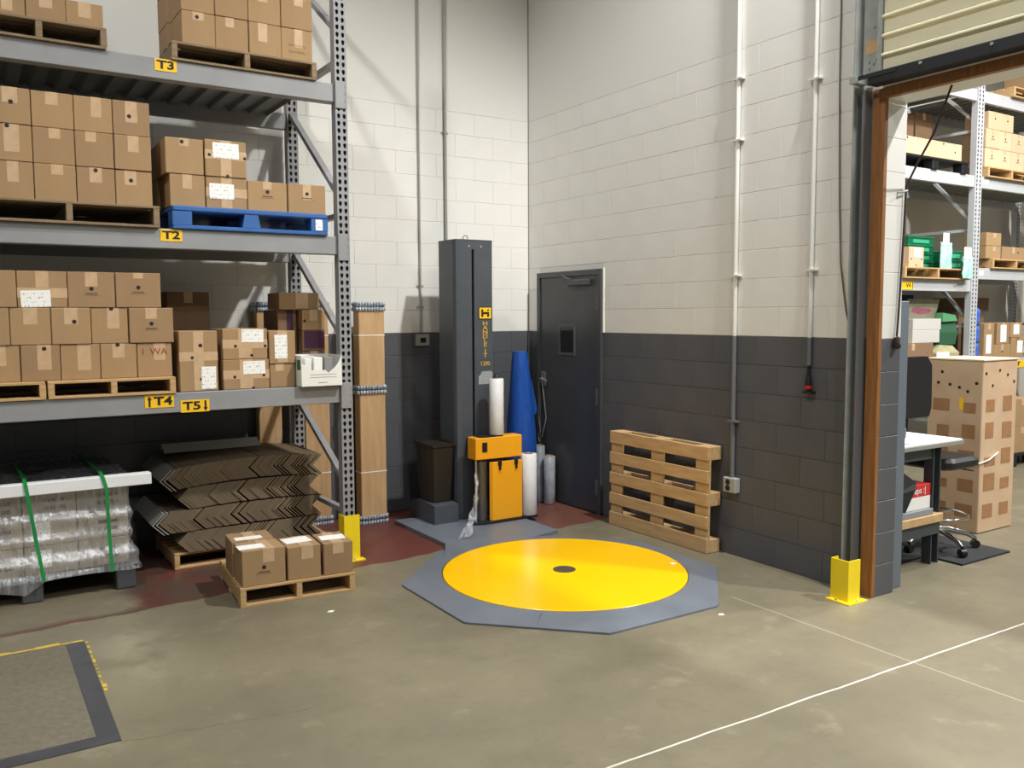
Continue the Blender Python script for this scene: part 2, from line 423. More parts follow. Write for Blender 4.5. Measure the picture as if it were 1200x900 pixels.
tag(obj('rubber_stop', MB().box(-.03, .0, -3.705, -3.69, 3.30, 3.42, .003), BLACK), 'small black rubber bumper on the white wall beside the door rail', 'bumper')
tag(obj('reflector', MB().box(-.024, 0, -3.738, -3.705, 1.14, 1.215, .004), mat('red_plastic', 'C2242A', .35)), 'small red reflector on the grey wall beside the door rail', 'reflector')
pc = thing('pull_rope', 'dark pull rope hanging down the inside face of the door jamb', 'rope', (.17, -3.91, 1.6))
obj('rope', MB().tube([(.03,-4.28,3.07),(.08,-4.15,2.83),(.13,-4.02,2.68),(.185,-3.915,2.56),(.18,-3.912,2.3),(.165,-3.912,2.0),(.150,-3.912,1.75),(.138,-3.914,1.64)], .0065, 6), mat('dark_rope', '3A2C28', .8), pc)
obj('tassel', MB().lathe(.136, -3.92, [(.004,1.64),(.022,1.63),(.016,1.60),(.026,1.575),(.004,1.56)], 8), mat('dark_rope', '3A2C28', .8), pc)
obj('hook', MB().tube([(.12,-3.90,2.52),(.13,-3.925,2.52),(.185,-3.925,2.535)], .006, 6), STEEL, pc)

def post_guard(label, cx, cy, w, d, h):
    """angle guard: corner at (cx,cy) nearest the camera, legs along +y and +x"""
    g = thing('post_guard', label, 'post guard', (cx, cy, 0), 'yellow post guards')
    t = .008
    obj('guard_plate', MB().prism([(cx,cy),(cx+w,cy),(cx+w,cy+t),(cx+t,cy+t),(cx+t,cy+d),(cx+w*.55,cy+d),(cx+w*.55,cy+d+t),(cx,cy+d+t)], 2, .008, h), GUARDY, g)
    obj('base_flange', MB().box(cx-.035, cx+w+.03, cy-.035, cy+.03, 0, .008).box(cx-.035, cx+.03, cy+.03, cy+d+.02, 0, .008), GUARDY, g)
    for x, y in ((cx+w*.6, cy-.018), (cx-.018, cy+d*.6)): obj('anchor_bolt', MB().lathe(x, y, [(.009,.008),(.009,.016),(.004,.018)], 8), STEEL, g)
    return g
post_guard('short yellow steel guard at the foot of the roll-up door jamb', -.235, -3.885, .115, .12, .262)

# ------------------------------------------------------------------ steel door in the right wall
d1 = struct('door_1', MB().box(-.022, .0, DY1+.05, DY0-.05, .012, DZ-.05, .003), DOORP); d1['_o'] = [0,0,0]
obj('door_frame', MB().box(-.034, .0, DY1, DY1+.048, 0, DZ).box(-.034, .0, DY0-.048, DY0, 0, DZ).box(-.034, 0, DY1+.048, DY0-.048, DZ-.048, DZ), DOORP, d1)
obj('window_frame', MB().box(-.030,-.022,-.80,-.775,1.41,1.70).box(-.030,-.022,-.57,-.545,1.41,1.70).box(-.030,-.022,-.775,-.57,1.41,1.435).box(-.030,-.022,-.775,-.57,1.675,1.70), mat('worn_frame_paint', '505254', .4), d1)
obj('window_pane', MB().box(-.025,-.0215,-.775,-.57,1.435,1.675), mat('dark_glass', '1B1E20', .08), d1)
obj('door_closer', MB().box(-.075,-.022,-1.03,-.74,2.045,2.10,.006), DOORP, d1)
obj('closer_arm', MB().bar((-.08,-.80,2.10),(-.05,-.62,2.15),.02,.012), DOORP, d1)
for z in (.24, 1.055, 1.885): obj('hinge', MB().box(-.036,-.022,-1.14,-1.11,z-.07,z+.07,.003), mat('hinge_paint', '54565A', .4), d1)
hd = obj('door_handle', MB().tube([(-.02,-.29,1.17),(-.07,-.29,1.17),(-.075,-.36,1.165),(-.07,-.40,1.16)], .011, 8).box(-.03,-.02,-.325,-.255,1.10,1.24,.003), GPIPE, d1)
struct('trim_4', MB().box(-.03, .0, DY1, DY0, 0, .011), DKSTEEL)
tw = mat('pale_twine', '8F9396', .4)
tag(obj('twine', MB().tube([(-.055,-.30,1.18),(-.07,-.27,1.12),(-.06,-.26,.95),(-.055,-.245,.80),(-.06,-.29,.66),(-.05,-.23,.62),(-.06,-.27,.56)], .004, 5)
    .tube([(-.055,-.31,1.18),(-.07,-.34,1.10),(-.06,-.36,.92),(-.05,-.37,.80),(-.06,-.33,.66),(-.055,-.30,.6)], .004, 5), tw), 'thin loops of clear film twine hanging from the door handle', 'twine')

# ------------------------------------------------------------------ conduits and fittings
def conduit(name, label, y=None, x=None, z0=0, z1=7, r=.016, paint=True, clamps=()):
    t = thing(name, label, 'pipe', (-.03, y, z0) if x is None else (x, -.03, z0))
    P = (lambda z: (-.004-r, y, z)) if x is None else (lambda z: (x, -.004-r, z))
    if paint:
        if z0 < 1.6256: obj('grey_painted_length', MB().tube([P(z0), P(1.6256)], r, 12), GPIPE, t)
        obj('white_painted_length', MB().tube([P(max(z0, 1.6256)), P(z1)], r, 12), WPIPE, t)
    else: obj('pipe', MB().tube([P(z0), P(z1)], r, 12), mat('bare_conduit', '9C9C96', .4), t)
    for z in clamps:
        p = P(z)
        m = MATS['bare_conduit'] if not paint else (GPIPE if z < 1.6256 else WPIPE)
        b = MB().lathe(p[0], p[1], [(r+.004, z-.012), (r+.004, z+.012)], 12)
        b.box(p[0]-(.02 if x is None else .045), p[0]+(.0205 if x is None else .045), p[1]-(.045 if x is None else .02), p[1]+(.045 if x is None else .0205), z-.006, z+.006) if x is None else b.box(p[0]-.035, p[0]+.035, -.006, 0, z-.01, z+.01)
        obj('pipe_clamp', b, m, t)
    return t
conduit('electrical_conduit', 'white-painted wall conduit running down to the double socket', y=-2.725, z0=.585, r=.017, clamps=(1.0, 2.06, 3.02, 3.45))
conduit('electrical_conduit', 'white-painted wall conduit ending above the hanging black plug', y=-3.385, z0=1.44, r=.015, clamps=(2.07, 3.3))
conduit('electrical_conduit', 'thin grey conduit rising from the thermostat on the back wall', x=-1.20, z0=1.63, r=.010, paint=False, clamps=(1.86, 2.05))
conduit('electrical_conduit', 'thicker grey conduit on the back wall behind the mast', x=-.93, z0=.0, r=.014, paint=False, clamps=(3.45,))
tag(obj('wall_cable', MB().tube([(-.012,-3.555,4.6),(-.012,-3.565,3.2),(-.012,-3.585,2.5),(-.02,-3.61,2.1),(-.014,-3.655,1.8),(-.01,-3.70,1.60),(-.01,-3.71,1.2),(-.01,-3.715,.3)], .005, 6), mat('thin_dark_cable', '6E6A62', .5)), 'thin dark cable sagging down the wall beside the door rail', 'cable')
so = thing('wall_socket', 'grey double wall socket at the foot of the conduit', 'socket', (-.03, -2.725, .475))
obj('socket_box', MB().box(-.055, 0, -2.785, -2.665, .475, .585, .005), mat('socket_grey', 'A8A8A4', .4), so)
for z in (.508, .552): obj('outlet', MB().tube([(-.056,-2.715,z),(-.0585,-2.715,z)], .021, 14), BLACK, so)
pg = thing('hanging_plug', 'black plug with a red collar hanging below the conduit', 'plug', (-.03, -3.385, 1.26))
obj('plug_cord', MB().tube([(-.02,-3.385,1.44),(-.024,-3.385,1.36)], .011, 8), BLACK, pg)
obj('plug_body', MB().lathe(-.03, -3.39, [(.014,1.37),(.02,1.34),(.022,1.29),(.016,1.272)], 14), BLACK, pg)
obj('collar', MB().lathe(-.03, -3.39, [(.0235,1.287),(.0235,1.307)], 14), mat('red_plastic', 'C2242A', .35), pg)
obj('bracket', MB().box(-.05,0,-3.43,-3.36,1.255,1.268), BLACK, pg)
th = thing('thermostat', 'small grey thermostat box on the back wall', 'thermostat', (-1.19, -.02, 1.505))
obj('casing', MB().box(-1.258,-1.122,-.035,0,1.507,1.612,.004), mat('socket_grey', 'A8A8A4', .4), th)
obj('display', MB().box(-1.215,-1.16,-.0375,-.035,1.535,1.58), BLACK, th)

# ------------------------------------------------------------------ pallet rack
def perforated_column(name, parent, x0, x1, y0, y1, z0, z1, m, pitch=.0508, holes=True, zmin=None):
    """C-section column: punched front face, two side webs"""
    mb = MB(); t = .003
    mb.box(x0, x0+t, y0, y1, z0, z1); mb.box(x1-t, x1, y0, y1, z0, z1)
    w = x1-x0; n = int((z1-z0)/pitch)
    cols = [(x0+t, x0+w/2), (x0+w/2, x1-t)]
    for k in range(n):
        a, b = z0+k*pitch, z0+(k+1)*pitch
        for (p, q) in cols:
            cx = (p+q)/2; cz = (a+b)/2
            hole = [(-.0055,-.016),(.0055,-.016),(.011,-.002),(.011,.011),(.005,.017),(-.005,.017),(-.011,.011),(-.011,-.002)]
            rim = [(p+(q-p)*.25,a),(p+(q-p)*.75,a),(q,a+pitch*.3),(q,a+pitch*.75),(p+(q-p)*.75,b),(p+(q-p)*.25,b),(p,a+pitch*.75),(p,a+pitch*.3)]
            corner = [(q,a),(q,b),(p,b),(p,a)]
            vs = [(u, y0, v) for u, v in rim]+[(cx+u, y0, cz+v) for u, v in hole]+[(u, y0, v) for u, v in corner]
            fs = [(i, (i+1) % 8, 8+(i+1) % 8, 8+i) for i in range(8)]+[(1,16,2),(3,17,4),(5,18,6),(7,19,0)]
            mb.add(vs, fs)
    o = obj(name, mb, m, parent)
    obj('column_shade_sheet', MB().box(x0+t, x1-t, y0+.022, y0+.024, z0, z1), DKSTEEL, o)  # dark sheet standing in for the shade inside the hollow column
    return o
def corrugated(x0, x1, y0, y1, z, m, parent, pitch=.15, d=.03):
    prof = []; x = x0
    while x < x1-.01:
        for a, b in ((0,0),(.35,0),(.45,-d),(.9,-d)):
            if x+a*pitch <= x1: prof.append((x+a*pitch, z+b))
        x += pitch
    n = len(prof); mb = MB()
    mb.add([(p, y0, q) for p, q in prof]+[(p, y1, q) for p, q in prof], [(i, i+1, n+i+1, n+i) for i in range(n-1)])
    return obj('deck', mb, m, parent)
def upright(parent, x0, x1, yf, yb, ztop, m, brz):
    perforated_column('column', parent, x0, x1, yf, yf+.075, .012, ztop, m)
    c = obj('column', MB(), m, parent) if False else perforated_column('column', parent, x0, x1, yb-.075, yb, .012, ztop, m)
    xc = (x0+x1)/2
    obj('foot_plate', MB().box(x0-.015, x1+.03, yf-.01, yf+.11, 0, .012), m, parent)
    obj('foot_plate', MB().box(x0-.015, x1+.03, yb-.11, yb+.01, 0, .012), m, parent)
    for zf, zb in brz:
        obj('brace', MB().bar((xc, yf+.06, zf), (xc, yb-.06, zb), .035, .045, up=(1,0,0)), m, parent)
rk = thing('pallet_rack', 'tall grey pallet rack with three loaded shelves on the left', 'shelving', (-2.43, -.7, 0))
BR = [(.35,.35),(.57,1.10),(1.43,1.43),(1.63,2.30),(2.50,2.50),(2.64,3.40),(3.575,3.575),(3.79,4.5),(4.62,4.62)]
upright(rk, -2.47, -2.382, -1.262, -.13, 4.9, RACK, BR)
upright(rk, -5.34, -5.252, -1.262, -.13, 4.9, RACK, BR)
LV = (1.285, 2.345, 3.408)
for z in LV:
    b = obj('beam', MB().box(-5.252, -2.47, -1.25, -1.20, z-.127, z, .004).box(-5.252, -2.47, -1.20, -1.165, z-.127, z-.04), RACK, rk)
    obj('beam_connector', MB().box(-2.472, -2.40, -1.272, -1.262, z-.17, z+.02, .003), RACK, rk)
    obj('beam', MB().box(-5.252, -2.47, -.19, -.14, z-.127, z, .004), RACK, rk)
    corrugated(-5.24, -2.56, -1.20, -.19, z-.006, RACKD, rk)
def sign(parent, x0, x1, z0, z1, txt, yf=-1.25, size=None, arrow=None):
    s = obj('shelf_sign', MB().box(x0, x1, yf-.003, yf, z0, z1), SIGNY, parent)
    cx = (x0+x1)/2; cz = (z0+z1)/2; h = (z1-z0)
    tx = cx + (.022 if arrow == 'up' else (-.020 if arrow == 'down' else 0))
    text('lettering', txt, h*.92, INK, s, (tx, yf-.0035, cz), FRONT, sx=1.4, off=.0020)
    if arrow:
        ax = x0+.028 if arrow == 'up' else x1-.025; d = 1 if arrow == 'up' else -1
        obj('arrow', MB().prism([(ax-.006,cz-d*.034),(ax+.006,cz-d*.034),(ax+.006,cz+d*.012),(ax+.014,cz+d*.012),(ax,cz+d*.036),(ax-.014,cz+d*.012),(ax-.006,cz+d*.012)], 1, yf-.0045, yf-.003), INK, s)
sign(rk, -3.657, -3.525, 3.330, 3.405, 'T3')
sign(rk, -3.660, -3.527, 2.265, 2.340, 'T2')
sign(rk, -3.790, -3.613, 1.197, 1.277, 'T4', arrow='up')
sign(rk, -3.572, -3.390, 1.155, 1.235, 'T5', arrow='down')
post_guard('yellow steel guard at the foot of the rack upright beside the boxes', -2.485, -1.31, .12, .10, .335)

# ------------------------------------------------------------------ pallets
def pallet(label, x0, x1, y0, y1, z0, h=.125, m=None, group=None, nst=3, ntop=7, nbot=3, rz=0):
    m = m or WOOD
    cx, cy = (x0+x1)/2, (y0+y1)/2; w, d = x1-x0, y1-y0
    p = thing('wooden_pallet', label, 'pallet', (cx, cy, z0), group, rz)
    bt = .016
    sm = MB().box(-.018, .018, -d/2, d/2, bt, h-bt, .002).mesh('stringer', m)
    for k in range(nst):
        o = bpy.data.objects.new('stringer', sm); link(o, p); o.location = (-w/2+.018+(w-.036)*k/(nst-1), 0, 0)
    bw = min(.10, d/ntop*.78)
    tm = MB().box(-w/2, w/2, -bw/2, bw/2, h-bt, h, .002).mesh('deck_board', m)
    bm_ = MB().box(-w/2, w/2, -bw/2, bw/2, 0, bt, .002).mesh('bottom_board', m)
    for k in range(ntop):
        o = bpy.data.objects.new('deck_board', tm); link(o, p); o.location = (random.uniform(-.004,.004), -d/2+bw/2+(d-bw)*k/(ntop-1), 0)
    for k in range(nbot):
        o = bpy.data.objects.new('bottom_board', bm_); link(o, p); o.location = (random.uniform(-.004,.004), -d/2+bw/2+(d-bw)*k/(nbot-1), 0)
    return p
GP = 'wooden pallets on the rack shelves'
pallet('weathered wooden pallet under the leftmost boxes on the T3 shelf', -4.66, -3.93, -1.27, -.27, 3.408, .125, WOODD, GP)
pallet('weathered wooden pallet under the box stack right of the T3 sign', -3.555, -2.60, -1.265, -.25, 3.408, .12, WOODD, GP)
pallet('weathered wooden pallet under the twelve boxes left of the T2 sign', -4.69, -3.665, -1.28, -.27, 2.345, .135, WOODD, GP)
pallet('pale wooden pallet under the box stack above the T4 sign', -4.335, -3.60, -1.265, -.27, 1.285, .108, WOOD, GP)
pallet('pale wooden pallet at the left frame edge on the T4 shelf', -5.10, -4.345, -1.265, -.27, 1.285, .108, WOOD, GP)
# blue plastic pallet
bp = thing('plastic_pallet', 'blue plastic pallet under six boxes right of the T2 sign', 'pallet', (-3.06, -.75, 2.345))
X0, X1, Y0, Y1, Z = -3.585, -2.545, -1.27, -.28, 2.345
dk = obj('deck', MB().box(X0, X1, Y0, Y1, Z+.115, Z+.15, .008), BLUEP, bp)
for yy in (Y0, -.84, Y1-.14):
    obj('bottom_runner', MB().box(X0, X1, yy, yy+.14, Z, Z+.028, .006), BLUEP, bp)
    for xx in (X0, -3.14, X1-.12):
        obj('leg_block', MB().prism([(xx, Z+.028),(xx+.12, Z+.028),(xx+.105, Z+.115),(xx+.015, Z+.115)] if xx == -3.14 else [(xx, Z+.028),(xx+.12, Z+.028),(xx+.12, Z+.115),(xx, Z+.115)], 1, yy+.002, yy+.138), BLUEP, bp)
obj('barcode_sticker', MB().box(X1-.09, X1-.04, Y0-.0005, Y0+.0018, Z+.035, Z+.11), PAPER, bp)

# ------------------------------------------------------------------ cartons
def carton(x0, x1, z0, z1, label, yf=-1.2, depth=.30, group=None, tape=(.06, .08, 0), mark=None, paper=None, m=None, tm=None, rz=None, cross=False, dots=(), word=False, scrawl=None, scribble=False):
    m = m or CARD; tm = tm or TAPE
    g = .002
    if rz is None: rz = R(random.uniform(-.5, .5))
    yf += random.uniform(-.006, .006)
    w, h = x1-x0-2*g, z1-z0-.0015
    t = thing('cardboard_box', label, 'box', ((x0+x1)/2, yf+depth/2, z0), group, rz)
    body = MB().box(-w/2, w/2, -depth/2, depth/2, 0, h, .0035)
    obj('carton', body, m, t, False)
    f = -depth/2
    if tape:
        tw_, drop, off = tape
        drop = min(drop, h-.006)
        obj('tape', MB().box(off-tw_/2, off+tw_/2, f-.0008, f+.001, h-drop, h+.0008).box(off-tw_/2, off+tw_/2, f, -f, h-.001, h+.0008), tm, t, False)
    if cross:
        zz = h*cross
        obj('tape', MB().box(-w/2-.0008, w/2+.0008, f-.0012, f+.001, zz-.03, zz+.03), tm, t, False)
    if paper:
        px, pz, pw, ph = paper
        o = obj('paper_label', MB().box(-pw/2, pw/2, -.001, .001, -ph/2, ph/2), PAPER, t, False)
        o.location = (px*w, f-.0022, pz*h); o.rotation_euler = (0, R(random.uniform(-2, 2)), 0)
    def disc(u, v, r): return MB().tube([(u, f-.0018, v), (u, f-.0010, v)], r, 8)
    if mark:
        mx, mz = mark
        obj('printed_mark', disc(mx*w, mz*h, .013), INK, t, False)
    for mx, mz in dots: obj('printed_mark', disc(mx*w, mz*h, .011), INK, t, False)
    if scribble:
        for zc in (.50, .30): obj('handwriting', MB().tube([(-.06+.006*i, f-.0008, zc*h+.012*math.sin(i*1.9)*(1 if i % 3 else .4)) for i in range(21)], .0012, 4), mat('faint_pen', '7A5C42', .7), t, False)
    if scrawl:
        text('handwriting', scrawl[0], scrawl[1], mat(scrawl[2], {'red_pen': '8E3A30', 'faint_pen': '7A5C42'}[scrawl[2]], .7), t, (t.location.x+scrawl[3]*w, t.location.y+f-.0016, t.location.z+scrawl[4]*h), FRONT, depth=.0004)
    if word:
        zc = mark[1]*h-.03; xc = mark[0]*w
        obj('printed_word', MB().box(xc-.035, xc+.035, f-.0011, f+.001, zc-.004, zc+.004).box(xc-.05, xc+.05, f-.0011, f+.001, zc-.0125, zc-.011), mat('faded_ink', '6A5138', .7), t, False)
    return t
ORD = {1: 'rightmost', 2: 'second from right', 3: 'third from right', 4: 'fourth from right', 5: 'fifth from right', 6: 'sixth from right'}
def row(edges, z0, z1, rname, stack, group, extra=None, depth=.30, yf=-1.2, first=1, **kw):
    """edges listed left to right; column names counted from the right"""
    n = len(edges)-1
    for i in range(n):
        c = n-i-1+first
        k = dict(tape=(.06+random.uniform(-.004,.008), random.choice([.06,.075,.10,.12]), random.uniform(-.02,.02)))
        k.update(kw)
        k.update((extra or {}).get(c, {}))
        lab = k.pop('lab', 'cardboard box')
        carton(edges[i], edges[i+1], z0, z1, f'{lab}, {ORD[c]} in {rname}, {stack}', yf=yf, depth=depth, group=group, **k)
# T3, left pallet
row([-4.785,-4.571,-4.356,-4.141,-3.934], 3.534, 3.690, 'the only row', 'left pallet on the T3 shelf', 'boxes on the left T3 pallet', {2: dict(tape=(.07,.07,0)), 1: dict(tape=(.07,.09,0))})
# T3, right pallet
ed = [-3.478,-3.264,-3.047,-2.826,-2.606]
row(ed, 3.529, 3.750, 'the bottom row', 'right pallet on the T3 shelf', 'boxes on the right T3 pallet', {4: dict(mark=(-.04,.86), tape=(.07,.05,0)), 1: dict(lab='cardboard box with faint handwriting', scribble=True)})
row(ed, 3.751, 3.968, 'the second row', 'right pallet on the T3 shelf', 'boxes on the right T3 pallet')
row(ed, 3.969, 4.186, 'the top row', 'right pallet on the T3 shelf', 'boxes on the right T3 pallet')
for k, (za, zb) in enumerate(((3.529,3.75),(3.751,3.968),(3.969,4.186))):
    carton(-3.50, -3.285, za, zb, ['shaded cardboard box behind the leftmost bottom box on the right T3 pallet','shaded cardboard box behind the leftmost second-row box, right T3 pallet','shaded cardboard box behind the leftmost top box on the right T3 pallet'][k], yf=-.88, depth=.3, group='boxes on the right T3 pallet', tape=None)
# T2, wooden pallet
ed = [-4.785,-4.565,-4.352,-4.124,-3.906,-3.688]
row(ed, 2.481, 2.703, 'the bottom row', 'wooden pallet on the T2 shelf', 'boxes on the wooden T2 pallet', {1: dict(mark=(-.08,.72), tape=(.07,.09,-.02)), 2: dict(mark=(.0,.93), tape=(.07,.09,0))})
row(ed, 2.704, 2.918, 'the middle row', 'wooden pallet on the T2 shelf', 'boxes on the wooden T2 pallet', {4: dict(mark=(-.1,.95), tape=(.08,.16,0))})
row(ed, 2.919, 3.131, 'the top row', 'wooden pallet on the T2 shelf', 'boxes on the wooden T2 pallet', {1: dict(mark=(-.06,.56), tape=(.07,.13,0)), 4: dict(mark=(.02,.6), tape=(.08,.09,0))})
# T2, blue pallet
G = 'boxes on the blue pallet'
carton(-3.585,-3.362,2.4965,2.705,'cardboard box, leftmost in the bottom row on the blue pallet', group=G, tape=(.06,.09,.0), yf=-1.21)
carton(-3.360,-3.089,2.4965,2.705,'cardboard box with wide white label, bottom row on the blue pallet', group=G, tape=(.07,.2,0), paper=(-.12,.55,.16,.10), cross=.52, yf=-1.21)
carton(-3.087,-2.813,2.4965,2.698,'cardboard box with stamped mark, second from right on the blue pallet', group=G, tape=(.06,.05,0), mark=(0,.66), word=True, yf=-1.21)
carton(-2.811,-2.538,2.4965,2.700,'cardboard box at the right end of the blue pallet', group=G, tape=(.06,.11,0), mark=(0,.68), word=True, yf=-1.21)
carton(-3.607,-3.366,2.7055,2.935,'cardboard box, upper left on the blue pallet', group=G, tape=(.06,.05,0), mark=(-.06,.9), yf=-1.215)
carton(-3.362,-3.089,2.7055,2.945,'cardboard box with white label on the upper right of the blue pallet', group=G, tape=(.07,.24,0), paper=(0,.72,.17,.10), cross=.6, dots=((-.4,.58),(.46,.55),(.03,.03)), yf=-1.215)
for za, zb, l in ((2.4965,2.705,'lower'),(2.7055,2.935,'upper')):
    carton(-3.60,-3.37,za,zb,f'shaded {l} cardboard box at the back left of the blue pallet', yf=-.88, group=G, tape=None)
# T4, wooden pallet
G = 'boxes on the T4 pallets'
row([-4.91,-4.69,-4.469,-4.255,-4.031,-3.818,-3.604], 1.394, 1.614, 'the bottom row', 'stack above the T4 sign', G,
    {1: dict(tape=(.07,.11,.03), lab='cardboard box with red scrawl', scrawl=('I  WA', .062, 'red_pen', .0, .74)), 2: dict(mark=(-.02,.97), tape=(.07,.09,0)), 3: dict(tape=(.075,.16,.02)), 4: dict(mark=(.1,.9), tape=(.075,.15,.02))})
row([-4.96,-4.74,-4.517,-4.297,-4.076,-3.860,-3.590], 1.615, 1.840, 'the middle row', 'stack above the T4 sign', G,
    {1: dict(mark=(.0,.55), tape=(.07,.07,0), word=True), 2: dict(tape=(.07,.13,.02), mark=(.05,.98)), 3: dict(mark=(.08,.62), tape=(.075,.10,0)), 4: dict(tape=(.075,.10,0))})
row([-5.02,-4.748,-4.472,-4.200,-3.931,-3.660], 1.841, 2.062, 'the top row', 'stack above the T4 sign', G,
    {1: dict(mark=(.0,.58), tape=(.06,.035,0), word=True), 2: dict(mark=(.0,.53), tape=(.07,.09,0), word=True), 3: dict(tape=(.07,.1,.0), paper=(-.14,.24,.16,.10), lab='white-labelled cardboard box', cross=.4)})
# loose boxes at the right of the T4 shelf
carton(-3.562,-3.312,1.2855,1.688,'upright cardboard box with low white label, left of the T5 stack', depth=.3, tape=(.065,.4,-.0), cross=.58, mark=(.05,.76), dots=((-.17,.56),(.05,.2)), paper=(.25,.22,.095,.15))
G = 'boxes at the right end of the T4 shelf'
carton(-3.283,-2.968,1.2855,1.490,'lower of two white-labelled cardboard boxes beside the upright box', group=G, tape=(.09,.2,0), cross=.5, paper=(.17,.72,.15,.09), dots=((-.26,.42),(.38,.45),(.14,.03)))
carton(-3.281,-2.975,1.4905,1.700,'upper of two white-labelled cardboard boxes beside the upright box', group=G, tape=(.09,.2,0), cross=.5, paper=(.17,.76,.15,.09), dots=((-.22,.43),(.45,.42),(.14,.12)))
carton(-2.964,-2.782,1.2855,1.452,'small plain cardboard box left of the white open tray', group=G, tape=(.06,.05,-.02), rz=0)
carton(-2.966,-2.778,1.4525,1.682,'cardboard box with upright paper label above the small plain box', group=G, tape=(.07,.22,0), paper=(-.06,.52,.09,.165), rz=0)
# back of the T4 shelf
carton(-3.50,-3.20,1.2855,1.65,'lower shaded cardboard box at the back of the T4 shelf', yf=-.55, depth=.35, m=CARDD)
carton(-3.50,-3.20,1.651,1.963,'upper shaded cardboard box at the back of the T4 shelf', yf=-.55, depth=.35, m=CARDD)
G = 'brown boxes behind the white tray'
YB = -.985
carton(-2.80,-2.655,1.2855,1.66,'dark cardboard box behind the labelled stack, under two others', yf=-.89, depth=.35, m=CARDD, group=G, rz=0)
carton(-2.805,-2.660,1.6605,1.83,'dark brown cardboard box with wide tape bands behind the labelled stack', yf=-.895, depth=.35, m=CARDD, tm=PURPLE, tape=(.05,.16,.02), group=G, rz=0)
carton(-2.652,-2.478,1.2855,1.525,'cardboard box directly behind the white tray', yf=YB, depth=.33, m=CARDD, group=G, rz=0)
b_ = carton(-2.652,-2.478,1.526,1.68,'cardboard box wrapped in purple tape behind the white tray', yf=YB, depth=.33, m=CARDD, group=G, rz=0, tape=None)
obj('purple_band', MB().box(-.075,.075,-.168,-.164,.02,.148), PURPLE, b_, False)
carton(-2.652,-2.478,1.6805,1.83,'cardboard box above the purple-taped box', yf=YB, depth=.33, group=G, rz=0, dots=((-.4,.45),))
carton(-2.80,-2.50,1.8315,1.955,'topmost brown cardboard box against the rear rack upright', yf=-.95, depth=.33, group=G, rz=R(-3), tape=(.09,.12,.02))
# white open tray with folders
tr = thing('white_tray', 'white torn-front carton tray of folders at the end of the T4 shelf', 'tray', (-2.625, -1.15, 1.2855))
xa, xb, ya, yb, za = -2.772, -2.476, -1.30, -1.02, 1.2855
obj('tray_front', MB().prism([(xa,za),(xb,za),(xb,za+.215),(xb-.035,za+.15),(xb-.055,za+.13),(xb-.10,za+.095),(xb-.12,za+.115),(xa+.11,za+.12),(xa+.07,za+.115),(xa+.03,za+.15),(xa,za+.165)], 1, ya, ya+.004), mat('white_card', 'E8E8E2', .6), tr)
obj('tray_sides', MB().box(xa,xa+.004,ya+.004,yb,za,za+.22).box(xb-.004,xb,ya+.004,yb,za,za+.22).box(xa,xb,yb-.004,yb,za,za+.22).box(xa,xb,ya,yb,za,za+.004), MATS['white_card'], tr)
obj('green_mark', MB().box(xa-.001,xa,ya+.02,ya+.09,za+.12,za+.19), mat('green_ink', '2F6B3A', .6), tr)
obj('printed_lines', MB().box(xa+.06,xb-.04,ya-.0008,ya+.001,za+.083,za+.0865).box(xa+.06,xb-.04,ya-.0008,ya+.001,za+.064,za+.0675).box(xa+.12,xb-.11,ya-.0008,ya+.001,za+.025,za+.030), mat('grey_ink', '8A8A8A', .7), tr)
for k, (a, b, h, mm) in enumerate(((.035,.085,.20,'white_card'),(.10,.165,.205,'white_paper'),(.18,.24,.205,'grey_ink'))):
    tag(obj('folder', MB().box(xa+a, xa+b, ya+.03, yb-.03, za+.006, za+h, .003), MATS[mm]), ['leftmost white folder standing in the torn white tray','middle white folder standing in the torn white tray','grey folder standing at the right of the torn white tray'][k], 'folder', 'folders in the white tray')

# ------------------------------------------------------------------ tall strapped cartons against the wall
def tall_carton(label, x0, x1, y0, y1, h, tilt=0, bands=(.0, .62, 1.0)):
    t = thing('long_carton', label, 'crate', ((x0+x1)/2, (y0+y1)/2, 0), 'long cartons against the back wall')
    w, d = x1-x0, y1-y0
    obj('body', MB().box(-w/2, w/2, -d/2, d/2, .02, h, .006), LONGW, t, False)
    obj('strap', MB().box(-w/2-.002, w/2+.002, -d/2-.002, d/2+.002, h*.87-.004, h*.87+.004), PLAINP, t, False)
    obj('strap', MB().box(-w/2-.002, w/2+.002, -d/2-.002, d/2+.002, h*.24-.004, h*.24+.004), PLAINP, t, False)
    for b in bands:
        z = max(b*h, .03)
        mb = MB()
        for k, dz in enumerate((-.022, .022)):
            for i in range(9):
                for side in (-1, 1):
                    mb.lathe(-w/2+w*(i+.5)/9, side*(d/2+.006), [(.004, z+dz-.018), (.013, z+dz-.01), (.013, z+dz+.01), (.004, z+dz+.018)], 6)
            for i in range(5):
                for side in (-1, 1): mb.lathe(side*(w/2+.006), -d/2+d*(i+.5)/5, [(.004, z+dz-.018), (.013, z+dz-.01), (.013, z+dz+.01), (.004, z+dz+.018)], 6)
        obj('bubble_wrap_band', mb, BUBBLE, t, False)
        obj('band_strap', MB().box(-w/2-.003, w/2+.003, -d/2-.003, d/2+.003, z-.004, z+.004), mat('blue_strap', '3C6E96', .4), t, False)
    t.rotation_euler = (R(-tilt), 0, 0)
    return t
tall_carton('tall strapped timber-coloured carton right of the rack upright', -1.935, -1.70, -.32, -.20, 1.86, tilt=0)
tall_carton('tall strapped carton behind the flattened cardboard under the T4 shelf', -2.735, -2.545, -.125, -.03, 1.86, tilt=0)
tall_carton('tall narrow strapped carton seen between the rack braces', -2.345, -2.13, -.125, -.03, 1.86, tilt=0)

